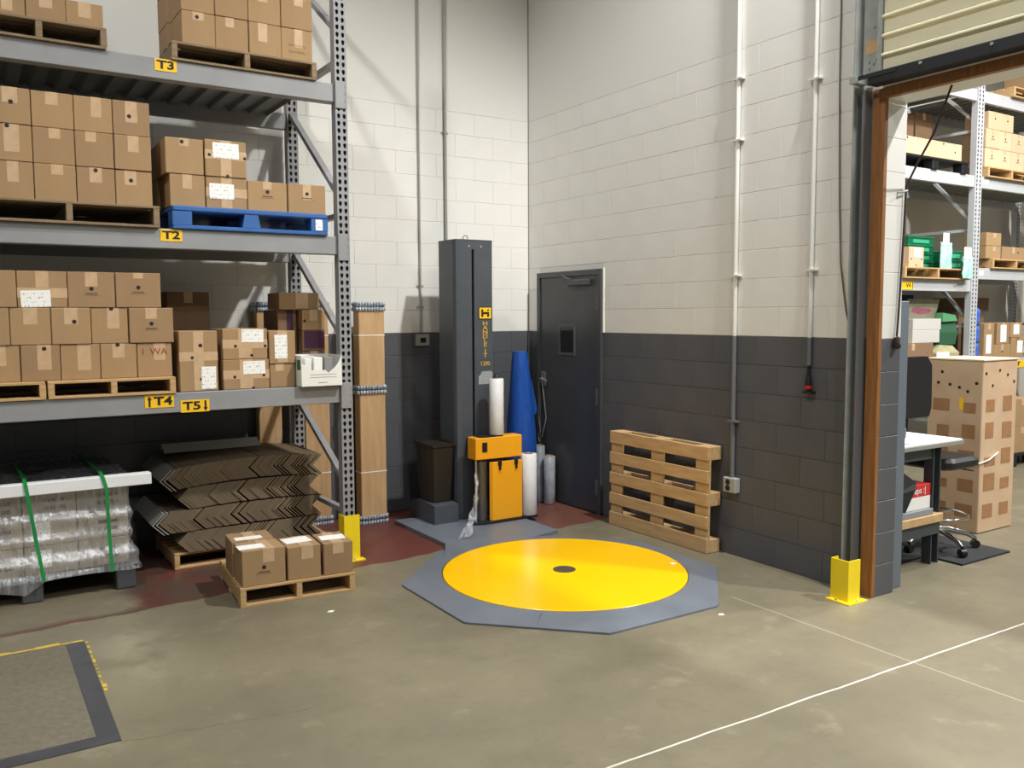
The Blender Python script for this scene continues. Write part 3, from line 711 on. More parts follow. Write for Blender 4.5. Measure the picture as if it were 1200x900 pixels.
# ------------------------------------------------------------------ small pallet with boxes on the floor
th_ = R(-4.5)
sp = pallet('small wooden pallet on the floor under four boxes', -3.37, -2.645, -1.94, -1.22, 0, .122, WOOD, None, rz=th_)
def on_small(u0, u1, v0, v1, h, label, **k):
    c, s_ = math.cos(th_), math.sin(th_); cx, cy = -3.0075, -1.58
    um, vm = (u0+u1)/2, (v0+v1)/2
    x, y = cx+um*c-vm*s_, cy+um*s_+vm*c
    t = carton(x-(u1-u0)/2, x+(u1-u0)/2, .1225, .1225+h, label, yf=y-(v1-v0)/2, depth=v1-v0, rz=th_+k.pop('dr', 0), group='boxes on the small floor pallet', **k)
    return t
def toplabel(t, u, v, w, d, h, rz=0):
    o = obj('paper_label', MB().box(-w/2, w/2, -d/2, d/2, 0, .001), PAPER, t, False); o.location = (u, v, h+.0002); o.rotation_euler = (0,0,rz)
hb = .228
t1 = on_small(-.352,-.083,-.345,-.115,hb,'front left box with stamped mark on the small floor pallet', tape=(.07,.085,.03), mark=(.0,.5), word=True, dr=R(1.5))
toplabel(t1, -.06, -.03, .16, .11, hb)
t2 = on_small(-.362,-.09,-.09,.145,hb,'box behind the stamped one on the small floor pallet', tape=(.07,.08,0))
toplabel(t2, -.02, -.06, .17, .08, hb)
t3 = on_small(-.068,.145,-.345,-.08,.213,'middle box with white top label on the small floor pallet', tape=(.075,.085,.02))
toplabel(t3, -.01, .03, .17, .14, .213, R(5))
t4 = on_small(.16,.355,-.345,-.06,.208,'right box with white top label on the small floor pallet', tape=(.07,.07,.0))
toplabel(t4, -.0, .0, .16, .12, .208, R(-4))

# ------------------------------------------------------------------ flattened cardboard on its pallet
pallet('wooden pallet under the stack of flattened cardboard', -3.565, -2.45, -.84, -.14, 0, .115, WOOD)
LIGHTC = mat('grey_card_face', '96938C', .6)
def chevron(dx, h, t):
    """folded sheet: '<' profile in x-z, apex to the left"""
    return [(0, h/2), (dx, 0), (dx+t, 0), (t, h/2), (dx+t, h), (dx, h)]
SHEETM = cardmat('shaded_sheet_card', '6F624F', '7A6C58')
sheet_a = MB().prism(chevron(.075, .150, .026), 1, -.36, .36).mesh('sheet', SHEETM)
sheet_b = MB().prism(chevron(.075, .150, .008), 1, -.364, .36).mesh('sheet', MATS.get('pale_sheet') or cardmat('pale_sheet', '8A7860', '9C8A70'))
sheet_c = MB().prism(chevron(.075, .150, .010), 1, -.37, .37).mesh('sheet', LIGHTC)
blabs = ['lowest bundle of flattened cardboard resting on the pallet', 'second bundle from the bottom in the flattened cardboard stack', 'third bundle from the bottom in the flattened cardboard stack', 'top bundle of flattened cardboard under the loose grey sheet']
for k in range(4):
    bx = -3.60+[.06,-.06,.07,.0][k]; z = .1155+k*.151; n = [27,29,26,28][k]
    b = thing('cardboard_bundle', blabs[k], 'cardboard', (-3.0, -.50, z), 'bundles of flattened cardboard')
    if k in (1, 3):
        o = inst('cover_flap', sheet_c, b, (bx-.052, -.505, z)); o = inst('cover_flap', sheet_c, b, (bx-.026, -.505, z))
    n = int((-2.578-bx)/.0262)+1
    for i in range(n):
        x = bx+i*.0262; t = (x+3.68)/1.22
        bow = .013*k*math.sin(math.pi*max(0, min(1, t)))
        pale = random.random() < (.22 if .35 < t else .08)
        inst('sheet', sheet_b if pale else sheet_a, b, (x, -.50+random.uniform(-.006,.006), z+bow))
tag(obj('loose_sheet', MB().prism([(-.37,.768),(-.27,.822),(-.265,.80),(-.20,.775),(-.20,.771),(-.27,.796),(-.274,.812),(-.37,.764)], 0, -3.52, -2.80), mat('pale_grey_sheet', 'BDBBB5', .6)), 'loose grey card sheet folded over on the flattened cardboard', 'card sheet')

# ------------------------------------------------------------------ stretch-wrapped pallet load
wl = thing('wrapped_load', 'stretch-wrapped pallet of cartons with green straps and white edge board', 'pallet load', (-4.33, -.62, 0))
GPL = mat('grey_plastic_pallet', '4A4C50', .5)
wx0, wx1, wy0, wy1 = -4.80, -3.885, -1.08, -.10
obj('pallet_deck', MB().box(wx0-.02, wx1+.06, wy0-.03, wy1, .135, .165, .006), GPL, wl)
for xx in (wx0, -4.52, -3.98):
    for yy in (wy0-.02, -.65, wy1-.15): obj('pallet_foot', MB().box(xx, xx+.12, yy, yy+.14, 0, .135, .008), GPL, wl)
WC = cardmat('wrapped_carton_card', 'A59A88', 'B8AC98')
xs = [wx0, -4.495, -4.19, wx1]
for r_, (za, zb) in enumerate(((.166,.345),(.347,.52),(.522,.69))):
    for c_ in range(3):
        o = obj('carton', MB().box(xs[c_]+.003, xs[c_+1]-.003, wy0+.02, wy1-.02, za, zb, .004), WC, wl)
        cx = (xs[c_]+xs[c_+1])/2+.03
        if r_ == 2 or c_ != 1:
            obj('printed_panel', MB().box(cx-.06,cx+.06,wy0+.0185,wy0+.021,za+.10,za+.12).box(cx-.06,cx-.035,wy0+.0185,wy0+.021,za+.05,za+.075).box(cx-.025,cx+.0,wy0+.0185,wy0+.021,za+.05,za+.075).box(cx+.01,cx+.06,wy0+.0185,wy0+.021,za+.05,za+.075), mat('faded_print', '57524A', .7), o)
        else: obj('paper_label', MB().box(cx-.14,cx-.03,wy0+.0185,wy0+.021,za+.04,za+.15), PAPER, o)
obj('carton_lid', MB().box(wx0+.01, wx1-.01, wy0+.03, wy1-.03, .692, .745, .006), mat('dark_sheet', '3A3B3D', .5), wl)
# film shell
def film_shell():
    mb = MB(); nu, nz = 150, 30
    def per(u):
        L = [(wx0-.15, wy0), (wx1, wy0), (wx1, wy1)]
        l1 = wx1-wx0+.15; l2 = wy1-wy0; d = u*(l1+l2)
        if d < l1: return wx0-.15+d, wy0, 0, -1
        return wx1, wy0+d-l1, 1, 0
    vs = []
    for j in range(nz+1):
        z = .135+(.745-.135)*j/nz
        fl = max(0, (.30-z)/.165)
        for i in range(nu+1):
            x, y, nx, ny = per(i/nu)
            n = noise.noise(Vector((x*9, y*9, z*3)))*.010+noise.noise(Vector((x*3+5, y*3, z*22)))*.012
            wv = .02*noise.noise(Vector((x*2.5, y*2.5, 4)))
            bulge = sum(a_*math.exp(-((z-c_-wv)/w_)**2) for a_, c_, w_ in ((.030,.50,.034),(.022,.375,.03),(.030,.24,.04)))
            d = .006+n*.6+bulge+fl*(.012+.05*(1 if nx else .5))
            if abs(x-wx1) < .002 and abs(y-wy0) < .02: nx, ny = .7, -.7
            vs.append((x+nx*d, y+ny*d, z+(noise.noise(Vector((x*5, y*5, 9)))*.02 if j == 0 else 0)))
    fs = [(j*(nu+1)+i, j*(nu+1)+i+1, (j+1)*(nu+1)+i+1, (j+1)*(nu+1)+i) for j in range(nz) for i in range(nu)]
    mb.add(vs, fs, True)
    ny_ = 16; nx_ = 40; vs = []
    for j in range(ny_+1):
        for i in range(nx_+1):
            x = wx0-.15+(wx1-wx0+.16)*i/nx_; y = wy0+(wy1-wy0)*j/ny_
            vs.append((x, y, .752+.016*noise.noise(Vector((x*6, y*6, 2)))+.006*noise.noise(Vector((x*20, y*20, 2)))))
    mb.add(vs, [(j*(nx_+1)+i, j*(nx_+1)+i+1, (j+1)*(nx_+1)+i+1, (j+1)*(nx_+1)+i) for j in range(ny_) for i in range(nx_)], True)
    return mb
obj('stretch_film', film_shell(), FILM, wl)
obj('film_tail', MB().add([(-4.85,-1.12,.15),(-4.50,-1.125,.06),(-4.38,-1.13,.14),(-4.05,-1.125,.142),(-4.05,-1.12,.17),(-4.85,-1.11,.19)], [(0,1,2,5),(2,3,4,5)]), FILM, wl)
obj('edge_board', MB().box(-5.2, -3.752, -1.165, -1.09, .69, .765, .004), WBOARD, wl)
for (xt, xm, xb) in ((-4.475, -4.465, -4.395), (-4.045, -4.025, -4.005)):
    pts = [(xt-.02, wy1-.02, .775), (xt, -1.06, .778), (xt, -1.168, .768), (xm, -1.170, .69), ((xm+xb)/2, -1.135, .40), (xb, -1.145, .14)]
    mb = MB(); w = .0105; vs = []
    for i, p in enumerate(pts):
        off = (.004 if i < 2 else 0, 0 if i < 2 else -.004)
        vs += [(p[0]-w, p[1], p[2]), (p[0]+w, p[1], p[2]), (p[0]+w, p[1]-(.004 if i >= 2 else 0), p[2]+(.004 if i <= 2 else 0)), (p[0]-w, p[1]-(.004 if i >= 2 else 0), p[2]+(.004 if i <= 2 else 0))]
    fs = []
    for i in range(len(pts)-1):
        a, b = 4*i, 4*i+4
        fs += [(a+j, a+(j+1) % 4, b+(j+1) % 4, b+j) for j in range(4)]
    obj('strap', mb.add(vs, fs), GREENS, wl)

# ------------------------------------------------------------------ pallet wrapping machine
TX, TY = -1.365, -2.475
wm = thing('stretch_wrapper', 'pallet stretch-wrapping machine with yellow turntable and slate mast', 'wrapping machine', (TX, TY, 0))
ap = 1.02; e = ap*math.tan(R(22.5))
octo = [(-ap,-e),(-e,-ap),(e,-ap),(ap,-e),(ap,e),(e,ap),(-e,ap),(-ap,e)]
zi, zo = .046, .012
NSEG = 64; ri = .833
def apron(a0, a1):
    """ramp segment from the octagon edge to the turntable rim between two angles"""
    mb = MB(); n = 96; vs = []
    for i in range(n+1):
        a = a0+(a1-a0)*i/n
        k = round((a)/(math.pi/4)); rad = ap/math.cos(a-k*math.pi/4)
        c, s_ = math.cos(a), math.sin(a)
        vs += [(TX+ri*c, TY+ri*s_, zi), (TX+rad*c, TY+rad*s_, zo), (TX+rad*c, TY+rad*s_, 0)]
    fs = []
    for i in range(n):
        b = 3*i; fs += [(b, b+1, b+4, b+3), (b+1, b+2, b+5, b+4)]
    return mb.add(vs, fs)
cuts = [-180+22.5, -110, -67.5, -22.5, 22.5, 67.5]
segs = [(-157.5+.0, -112.5), (-112.5, -101), (-101, -67.5), (-67.5, -22.5), (-22.5, 22.5), (22.5, 67.5), (67.5, 112.5), (112.5, 157.5), (157.5, 202.5)]
for a, b in ((-258, -135.05), (-134.95, 101.8)): obj('apron_segment', apron(R(a), R(b)), APRON, wm)
obj('base_ring', MB().lathe(TX, TY, [(.832,.0),(.832,.03)], 64), DKSTEEL, wm)
tb = obj('turntable', MB().lathe(TX, TY, [(.828,.032),(.828,.047),(.825,.050),(.5,.0505),(.001,.0508)], 96, smooth=False), YEL, wm)
obj('hub_cap', MB().lathe(TX, TY, [(.078,.0505),(.078,.054),(.07,.056),(.001,.056)], 32, smooth=False), mat('hub_steel', '6E6250', .4, .5, col2='5A5145', nscale=30), wm)
obj('warning_sticker', MB().box(TX+.70,TX+.735,TY-.32,TY-.28,.0507,.0513), PLAINP, wm)
obj('base_plate', MB().prism([(-1.69,-.50),(-1.69,-1.37),(-1.93,-1.80),(-1.6,-1.72),(-1.1,-1.60),(-.72,-1.50),(-.72,-.45),(-1.69,-.45)], 2, 0, .032), APRON, wm)
MX0, MX1, MY0, MY1 = -1.238, -.880, -.75, -.45
ms = obj('mast', MB().prism([(MX0,MY1),(MX0,MY0+.05),(MX0+.012,MY0+.016),(MX0+.05,MY0),(-1.082,MY0),(-1.082,MY0+.04),(-1.058,MY0+.04),(-1.058,MY0),(MX1,MY0),(MX1,MY1)], 2, .032, 2.41), MAST, wm)
obj('mast_slot', MB().box(-1.0818,-1.0582,MY0+.03,MY0+.0395,.06,2.34), BLACK, ms)
obj('mast_slot_cap', MB().box(-1.0818,-1.0582,MY0+.0005,MY0+.0395,2.34,2.409), MAST, ms)
obj('top_plate', MB().prism([(MX0-.002,MY1+.002),(MX0-.002,MY0+.05),(MX0+.012,MY0+.014),(MX0+.05,MY0-.002),(MX1+.002,MY0-.002),(MX1+.002,MY1+.002)], 2, 2.41, 2.422), MAST, ms)
obj('lifting_eye', MB().tube([(-1.09+.024*math.cos(a*math.pi/6), -.66, 2.44+.024*math.sin(a*math.pi/6)) for a in range(12)], .006, 6, closed=True), STEEL, ms)
for x in (-1.11, -.99): obj('bolt', MB().tube([(x,MY0,2.365),(x,MY0-.007,2.365)], .009, 8), STEEL, ms)
# badge
lg = obj('badge', MB().box(-1.018,-.886,MY0-.002,MY0,1.748,1.855), INK, wm)
obj('badge_plate', MB().box(-1.010,-.894,MY0-.0035,MY0-.002,1.755,1.848), SIGNY, lg)
zb = 1.8015; xc = -.952
obj('badge_letter', MB().box(xc-.040,xc-.020,MY0-.005,MY0-.0035,zb-.032,zb+.032).prism([(xc-.020,zb-.010),(xc+.018,zb-.010),(xc+.018,zb-.032),(xc+.038,zb-.032),(xc+.038,zb+.010),(xc-.020,zb+.010)], 1, MY0-.005, MY0-.0035).prism([(xc+.018,zb+.018),(xc+.040,zb+.022),(xc+.036,zb+.034),(xc+.018,zb+.030)], 1, MY0-.005, MY0-.0035), INK, lg)
LETY = mat('mast_lettering', 'E0B02A', .5)
zt = 1.712
for ch in 'HANDLE IT':
    if ch != ' ': text('lettering', ch, .049, LETY, wm, (-.953, MY0-.0012, zt), FRONT, depth=.0008, sx=1.5)
    zt -= .0372 if ch != ' ' else .014
text('lettering', '1200', .050, LETY, wm, (-.955, MY0-.0012, 1.366), FRONT, depth=.0008, sx=1.0)
obj('torn_sticker', MB().prism([(-1.022,1.19),(-.882,1.19),(-.882,1.292),(-.90,1.302),(-.985,1.300),(-.998,1.284),(-1.000,1.272),(-1.02,1.262)], 1, MY0-.001, MY0), mat('torn_paper', '9EA2A4', .7, col2='8C9092', nscale=40), wm)
# film carriage
CY = -1.0
cg = obj('carriage_head', MB().box(-1.20,-.74,CY,-.86,.578,.762,.006), ORANGE, wm)
obj('carriage_arm', MB().box(-1.09,-1.05,-.86,-.715,.60,.72).box(-1.15,-.95,-.86,-.76,.60,.745,.004), DKSTEEL, wm)
obj('switch', MB().box(-1.138,-1.09,CY-.004,CY,.642,.722), BLACK, cg)
obj('top_cover', MB().box(-1.15,-.93,-.995,-.87,.762,.768), DKSTEEL, cg)
dr = obj('carriage_door', MB().prism([(-1.045,CY-.012),(-.750,CY-.012),(-.750,CY+.012),(-1.05,CY+.03),(-1.062,CY+.01)], 2, .055, .548), ORANGE, wm)
for x in (-.975, -.812): obj('latch', MB().box(x-.016,x+.016,CY-.024,CY-.010,.515,.565,.002).box(x-.008,x+.008,CY-.028,CY-.012,.48,.52), BLACK, dr)
obj('carriage_base', MB().prism([(-1.215,CY-.005),(-1.13,CY-.035),(-.60,CY-.03),(-.58,CY+.02),(-.58,CY+.12),(-1.215,CY+.12)], 2, .035, .052), DKSTEEL, wm)
obj('roller', MB().tube([(-1.195,CY+.01,.052),(-1.195,CY+.01,.578)], .011, 12), CHROME, wm)
obj('film_roll', MB().lathe(-1.118, CY+.062, [(.052,.053),(.052,.56)], 24), FILMD, wm)
obj('film_core', MB().lathe(-1.118, CY+.062, [(.04,.0525),(.04,.565)], 24), mat('dark_core', '3A3B38', .4), wm)
def film_roll(label, x, y, z0, h, r, m, group=None, name='film_roll'):
    t = thing(name, label, 'film roll', (x, y, z0), group)
    obj('film', MB().lathe(x, y, [(.038,z0+.004),(r-.004,z0+.004),(r,z0+.008),(r,z0+h-.008),(r-.004,z0+h-.004),(.038,z0+h-.004)], 32), m, t)
    obj('core', MB().lathe(x, y, [(.038,z0),(.038,z0+h+.004),(.033,z0+h+.004),(.033,z0)], 20), CARDD, t)
    return t
film_roll('white film roll standing on top of the yellow carriage', -.955, -.935, .768, .485, .061, WHITEF)
obj('roll_spindle', MB().lathe(-.955,-.935,[(.03,1.26),(.03,1.272),(.012,1.275),(.012,1.29),(.001,1.292)],16), BLACK, wm)
film_roll('white film roll standing at the right of the yellow carriage', -.662, CY+.02, .052, .54, .073, WHITEF)
# crinkled film tail
mb = MB(); vs = []; n = 26
for i in range(n+1):
    t = i/n; p = Vector((-1.205-.14*t-.17*t*t, -1.012-.33*t, .47-.44*t**.9))
    p.z = max(p.z, .044)
    for j in range(5):
        w = (.012+.045*t*t)*(j/4-.5)*2
        vs.append((p.x+w, p.y+.014*math.sin(j*2.1+i*.9), p.z+.008*math.sin(i*1.3+j*1.7)))
fs = [(i*5+j, i*5+j+1, i*5+j+6, i*5+j+5) for i in range(n) for j in range(4)]
tag(obj('film_tail', mb.add(vs, fs, False), film_mat('crinkled_film', 'E6EAEE', .25, .15)), 'crinkled clear film tail trailing from the carriage onto the plate', 'film')
# scattered bits of film on plate
# motor cover and bin
mc = obj('motor_cover', MB().prism([(-.80,.032),(-.33,.032),(-.33,.13),(-.38,.18),(-.48,.198),(-.62,.198),(-.72,.195),(-.80,.185)], 0, -1.485, -1.26), MAST, wm)
bn = thing('waste_bin', 'dark brown plastic waste bin standing behind the motor cover', 'bin', (-1.365, -.56, .199))
def rrect(hx, hy, r, z, cx=-1.362, cy=-.58, n=4):
    pts = []
    for sx, sy, a0 in ((1,1,0),(-1,1,90),(-1,-1,180),(1,-1,270)):
        for i in range(n+1):
            a = R(a0+90*i/n); pts.append((cx+sx*(hx-r)+r*math.cos(a), cy+sy*(hy-r)+r*math.sin(a), z))
    return pts
def loft(rings):
    mb = MB(); n = len(rings[0]); vs = [v for g in rings for v in g]
    fs = [(k*n+j, k*n+(j+1) % n, (k+1)*n+(j+1) % n, (k+1)*n+j) for k in range(len(rings)-1) for j in range(n)]
    fs.append(tuple(range(n))[::-1]); fs.append(tuple((len(rings)-1)*n+j for j in range(n)))
    return mb.add(vs, fs)
obj('bin_body', loft([rrect(.092,.130,.03,.199), rrect(.110,.165,.03,.69), rrect(.102,.155,.028,.69), rrect(.085,.12,.025,.23)]), BROWNP, bn)
obj('rim', loft([rrect(.114,.169,.03,.67), rrect(.118,.173,.03,.677), rrect(.118,.173,.03,.70), rrect(.102,.155,.028,.70), rrect(.102,.155,.028,.69)]), BROWNP, bn)

# blue film roll, clear rolls by the door
bl = thing('blue_film_roll', 'tall roll of blue plastic film leaning in the corner behind the machine', 'film roll', (-.40, -.45, 0))
mb = MB(); rings = []
for k in range(25):
    z = 1.445*k/24; t = k/24
    r = .112+.04*(1-t)**.6*(1 if t > .25 else .95+.2*t)-.045*max(0, t-.45)/.55
    ring = []
    for j in range(40):
        a = 2*math.pi*j/40
        rr_ = r*(1+.05*noise.noise(Vector((math.cos(a)*2, math.sin(a)*2, z*2))))
        ring.append((-.40+.02*(1-t)+rr_*math.cos(a), -.45+rr_*math.sin(a), z+.003))
    rings.append(ring)
n = 40; vs = [v for g in rings for v in g]
mb.add(vs, [(k*n+j, k*n+(j+1) % n, (k+1)*n+(j+1) % n, (k+1)*n+j) for k in range(24) for j in range(n)], True)
mb.add(rings[-1], [tuple(range(n))])
obj('rolled_film', mb, BLUEF, bl)
obj('loose_flap', MB().prism([(-.305,1.18),(-.285,1.18),(-.222,.92),(-.228,.87),(-.265,.84),(-.29,.90)], 1, -.468, -.463), BLUEF, bl)
film_roll('taller clear film roll standing by the door', -.15, -.40, 0, .545, .052, CLEARF, 'clear film rolls by the door')
film_roll('shorter clear film roll with ragged edge standing by the door', -.125, -.53, 0, .46, .055, CLEARF, 'clear film rolls by the door')

# ------------------------------------------------------------------ pallet leaning on the right wall
lp = thing('leaning_pallet', 'pale block pallet standing on its side against the grey wall', 'pallet', (-.14, -2.01, 0))
L, Hh, T = 1.145, .80, .140
def bd(name, u0, u1, v0, v1, t0, t1):   # u along -y, v up, t out from the wall
    return obj(name, MB().box(-t1, -t0, -u1, -u0, v0, v1, .003), WOODN, lp, False)
for v0, v1 in ((0,.113),(.18,.275),(.355,.45),(.526,.622),(.698,.80)): bd('deck_board', -L/2, L/2, v0, v1, .122, .140)
for u in (-L/2, -.0725, L/2-.145): bd('cross_board', u, u+.145, 0, Hh, .104, .1218)
for u in (-L/2, -.0725, L/2-.145):
    for v in (0, .353, .70): bd('block', u, u+.145, v, v+.10, .020, .1038)
for v in (0, .353, .70): bd('bottom_board', -L/2, L/2, v, v+.10, 0, .0198)
lp.location = (-.018, -2.035, .001); lp.rotation_euler = (0, R(.6), 0)

# ------------------------------------------------------------------ far room: rack
vr = thing('far_pallet_rack', 'pale pallet rack with loaded shelves seen through the opening', 'shelving', (5.8, -.7, 0))
BRV = [(.4,.4),(.5,1.5),(1.62,1.62),(1.7,2.7),(2.8,2.8),(2.9,3.9),(4.0,4.0),(4.1,5.0)]
upright(vr, 5.72, 5.865, -1.20, -.13, 5.3, VRACK, BRV)
upright(vr, 2.90, 3.0, -1.20, -.13, 5.3, VRACK, BRV)
upright(vr, 8.62, 8.72, -1.20, -.13, 5.3, VRACK, BRV)
for xa, xb, zs in ((3.0, 5.72, (1.20, 2.185, 3.45, 4.475)), (5.865, 8.62, (1.20, 2.34, 3.45, 4.475))):
    for z in zs:
        obj('beam', MB().box(xa, xb, -1.19, -1.14, z-.14, z, .004), VRACK, vr)
        obj('beam', MB().box(xa, xb, -.19, -.14, z-.14, z, .004), VRACK, vr)
        corrugated(xa+.01, xb-.01, -1.14, -.19, z-.006, RACKD, vr)
s = obj('shelf_sign', MB().box(4.30, 4.535, -1.194, -1.19, 2.058, 2.150), SIGNY, vr)
text('lettering', 'V4', .075, INK, s, (4.435, -1.195, 2.103), FRONT, sx=1.0)
obj('bar_mark', MB().box(4.515, 4.525, -1.196, -1.194, 2.065, 2.14), INK, s)
s = obj('shelf_sign', MB().box(6.84, 7.08, -1.194, -1.19, 1.075, 1.165), SIGNY, vr)
obj('bar_mark', MB().box(6.885,6.90,-1.196,-1.194,1.09,1.15).box(6.90,6.94,-1.196,-1.194,1.135,1.15).box(6.90,6.93,-1.196,-1.194,1.11,1.122), INK, s)
for xa, za in ((5.90, 2.25), (5.95, 3.37)): obj('paper_tag', MB().box(xa, xa+.09, -1.192, -1.19, za, za+.06), PLAINP, vr)
GV = 'boxes on the far rack'
YV = -1.17
bpv = thing('black_pallet', 'black plastic pallet under the upper left boxes of the far rack', 'pallet', (4.9, -.7, 3.45))
obj('deck', MB().box(4.15,5.52,-1.23,-.25,3.555,3.582,.004), BLACK, bpv)
for x in (4.15,4.80,5.40):
    for y in (-1.22,-.75,-.38): obj('leg_block', MB().box(x,x+.12,y,y+.12,3.45,3.555,.004), BLACK, bpv)
ed = [4.20,4.443,4.691,4.913,5.156,5.438]
for i in range(5):
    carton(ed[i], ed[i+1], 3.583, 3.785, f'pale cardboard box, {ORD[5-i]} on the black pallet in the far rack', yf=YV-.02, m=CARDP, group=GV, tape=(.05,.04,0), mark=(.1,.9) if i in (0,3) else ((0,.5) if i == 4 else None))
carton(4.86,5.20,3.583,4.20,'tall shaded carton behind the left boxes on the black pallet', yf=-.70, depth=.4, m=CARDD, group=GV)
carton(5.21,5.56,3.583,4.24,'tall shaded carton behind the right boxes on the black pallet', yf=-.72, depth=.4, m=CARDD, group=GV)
pallet('pale wooden pallet under the high box stack right of the far upright', 5.93, 7.03, -1.24, -.3, 3.45, .125, WOOD, 'wooden pallets on the far rack')
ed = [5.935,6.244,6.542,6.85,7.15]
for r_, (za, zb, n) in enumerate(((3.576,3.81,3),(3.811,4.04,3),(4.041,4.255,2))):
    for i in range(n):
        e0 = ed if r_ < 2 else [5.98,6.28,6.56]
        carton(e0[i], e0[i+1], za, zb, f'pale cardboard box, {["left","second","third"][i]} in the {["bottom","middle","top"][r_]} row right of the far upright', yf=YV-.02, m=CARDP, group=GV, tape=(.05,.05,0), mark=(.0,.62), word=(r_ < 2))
pallet('wooden pallet on the highest visible beam of the far rack', 6.45, 7.6, -1.24, -.3, 4.475, .125, WOOD, 'wooden pallets on the far rack')
carton(6.9,7.3,4.601,4.85,'cardboard box on the highest pallet of the far rack', yf=YV, m=CARD, group=GV)
pallet('wooden pallet under the green bins above the V4 sign', 4.28, 5.60, -1.25, -.3, 2.185, .128, WOOD, 'wooden pallets on the far rack')
carton(4.395,4.685,2.314,2.545,'cardboard box with white label in front of the green bins', yf=-1.22, depth=.22, m=CARDP, group=GV, paper=(.05,.72,.13,.11), dots=((-.35,.4),(.35,.4),(.0,.1)))
def bin_(x0, x1, y0, y1, z0, z1, label, grp):
    t = thing('plastic_bin', label, 'bin', ((x0+x1)/2, (y0+y1)/2, z0), grp)
    w, d, h = x1-x0, y1-y0, z1-z0
    def ring(k, z): return [(-w/2*k, -d/2*k, z), (w/2*k, -d/2*k, z), (w/2*k, d/2*k, z), (-w/2*k, d/2*k, z)]
    obj('bin_body', loft([ring(.92, 0), ring(.97, h-.02)]), GREENB, t, False)
    obj('lid', MB().box(-w/2, w/2, -d/2, d/2, h-.022, h-.001, .006), GREENB, t, False)
    obj('panel', MB().box(-w*.30, w*.30, -d*.482, -d*.46, h*.2, h*.62), mat('pale_green_panel', '3FA37C', .35), t, False)
for k, nm in enumerate(('lowest','second','third','top')):
    bin_(4.72, 5.26, -.995, -.55, 2.3135+k*.0965, 2.3135+(k+1)*.0965, f'{nm} green plastic bin in the tall stack on the far rack', 'green plastic bins')
for k, nm in enumerate(('lower','upper')):
    bin_(5.285, 5.575, -1.17, -.75, 2.3135+k*.11, 2.3135+(k+1)*.11, f'{nm} green plastic bin in the short stack beside the far upright', 'green plastic bins')
def bag(label, x0, x1, z0, z1, yb, tagw):
    t = thing('plastic_bag', label, 'bag', ((x0+x1)/2, yb, z0), 'mint plastic bags on the green bins')
    mb = MB(); nx, nz = 8, 12; vs = []
    for side in (-1, 1):
        for j in range(nz+1):
            for i in range(nx+1):
                u = i/nx; v = j/nz; bul = .02*math.sin(math.pi*u)*math.sin(math.pi*min(1, v*1.1+.02))
                vs.append((x0+(x1-x0)*u+.01*noise.noise(Vector((v*4, side, x0))), yb+side*(.004+bul)+.012*noise.noise(Vector((u*4, v*5, x0))), z0+(z1-z0)*v))
    q = (nx+1)*(nz+1); fs = []
    for s_ in (0, 1):
        for j in range(nz):
            for i in range(nx):
                a = s_*q+j*(nx+1)+i; fs.append((a, a+1, a+nx+2, a+nx+1))
    mb.add(vs, fs, True); obj('bag_body', mb, MINT, t)
    obj('header_card', MB().box((x0+x1)/2-tagw/2-.02, (x0+x1)/2+tagw/2-.02, yb-.012, yb-.006, z1-.03, z1+.11), PLAINP, t)
bag('mint plastic bag hanging in front of the tall green bin stack', 5.03, 5.265, 2.3155, 2.62, -1.205, .12)
bag('mint plastic bag hanging over the pallet beside the far upright', 5.37, 5.575, 2.20, 2.46, -1.285, .15)
pallet('wooden pallet under three boxes right of the far upright', 6.13, 7.25, -1.23, -.3, 2.34, .12, WOOD, 'wooden pallets on the far rack')
carton(6.03,6.37,2.461,2.62,'lower of two small boxes right of the far upright', yf=-1.19, m=CARD, group=GV, tape=(.06,.06,.02))
carton(6.03,6.37,2.621,2.785,'upper of two small boxes right of the far upright', yf=-1.19, m=CARD, group=GV, tape=(.06,.06,.02))
carton(6.41,6.95,2.461,2.625,'long low cardboard box at the right edge of the far rack', yf=-1.19, m=CARD, group=GV, mark=(.2,.6))
# low left shelf of the far rack
tag(obj('blue_tarpaulin', MB().box(4.25,5.60,-.52,-.50,1.21,2.02,.004), mat('blue_tarp', '2E3F63', .6, col2='263452', nscale=4)), 'dark blue tarpaulin hanging at the back of the shelf under V4', 'tarpaulin')
carton(4.28,5.08,1.2005,1.43,'wide dark cardboard box under the white display boxes', yf=-1.12, depth=.4, m=CARDD, group=GV)
def dispbox(x0, x1, z0, z1, label):
    return tag(obj('display_box', MB().box(x0, x1, -1.10, -.75, z0, z1, .004), mat('pale_card', 'C4C2BC', .6)), label, 'box', 'white display boxes')
dispbox(4.70,5.25,1.431,1.585,'lower white display box under the picture panel on the far shelf')
dispbox(4.70,5.27,1.586,1.718,'upper white display box under the picture panel on the far shelf')
pp = thing('picture_panel', 'leaning picture panel with a pink shape on the white display boxes', 'picture', (5.0, -1.0, 1.719))
obj('panel', MB().prism([(4.70,1.719),(5.29,1.719),(5.39,1.955),(4.75,1.955)], 1, -1.0, -.985), mat('olive_print', '8C8874', .6, col2='77745F', nscale=6), pp)
obj('pink_shape', MB().prism([(4.80,1.80),(4.95,1.775),(5.15,1.78),(5.24,1.815),(5.18,1.845),(5.02,1.842),(4.95,1.862),(4.84,1.845)], 1, -1.0012, -1.0), mat('pink_print', 'A05A68', .6, col2='7A4652', nscale=20), pp)
gb = thing('green_sack', 'dark green sack with a pale green fold beside the display boxes', 'sack', (5.45, -.95, 1.45))
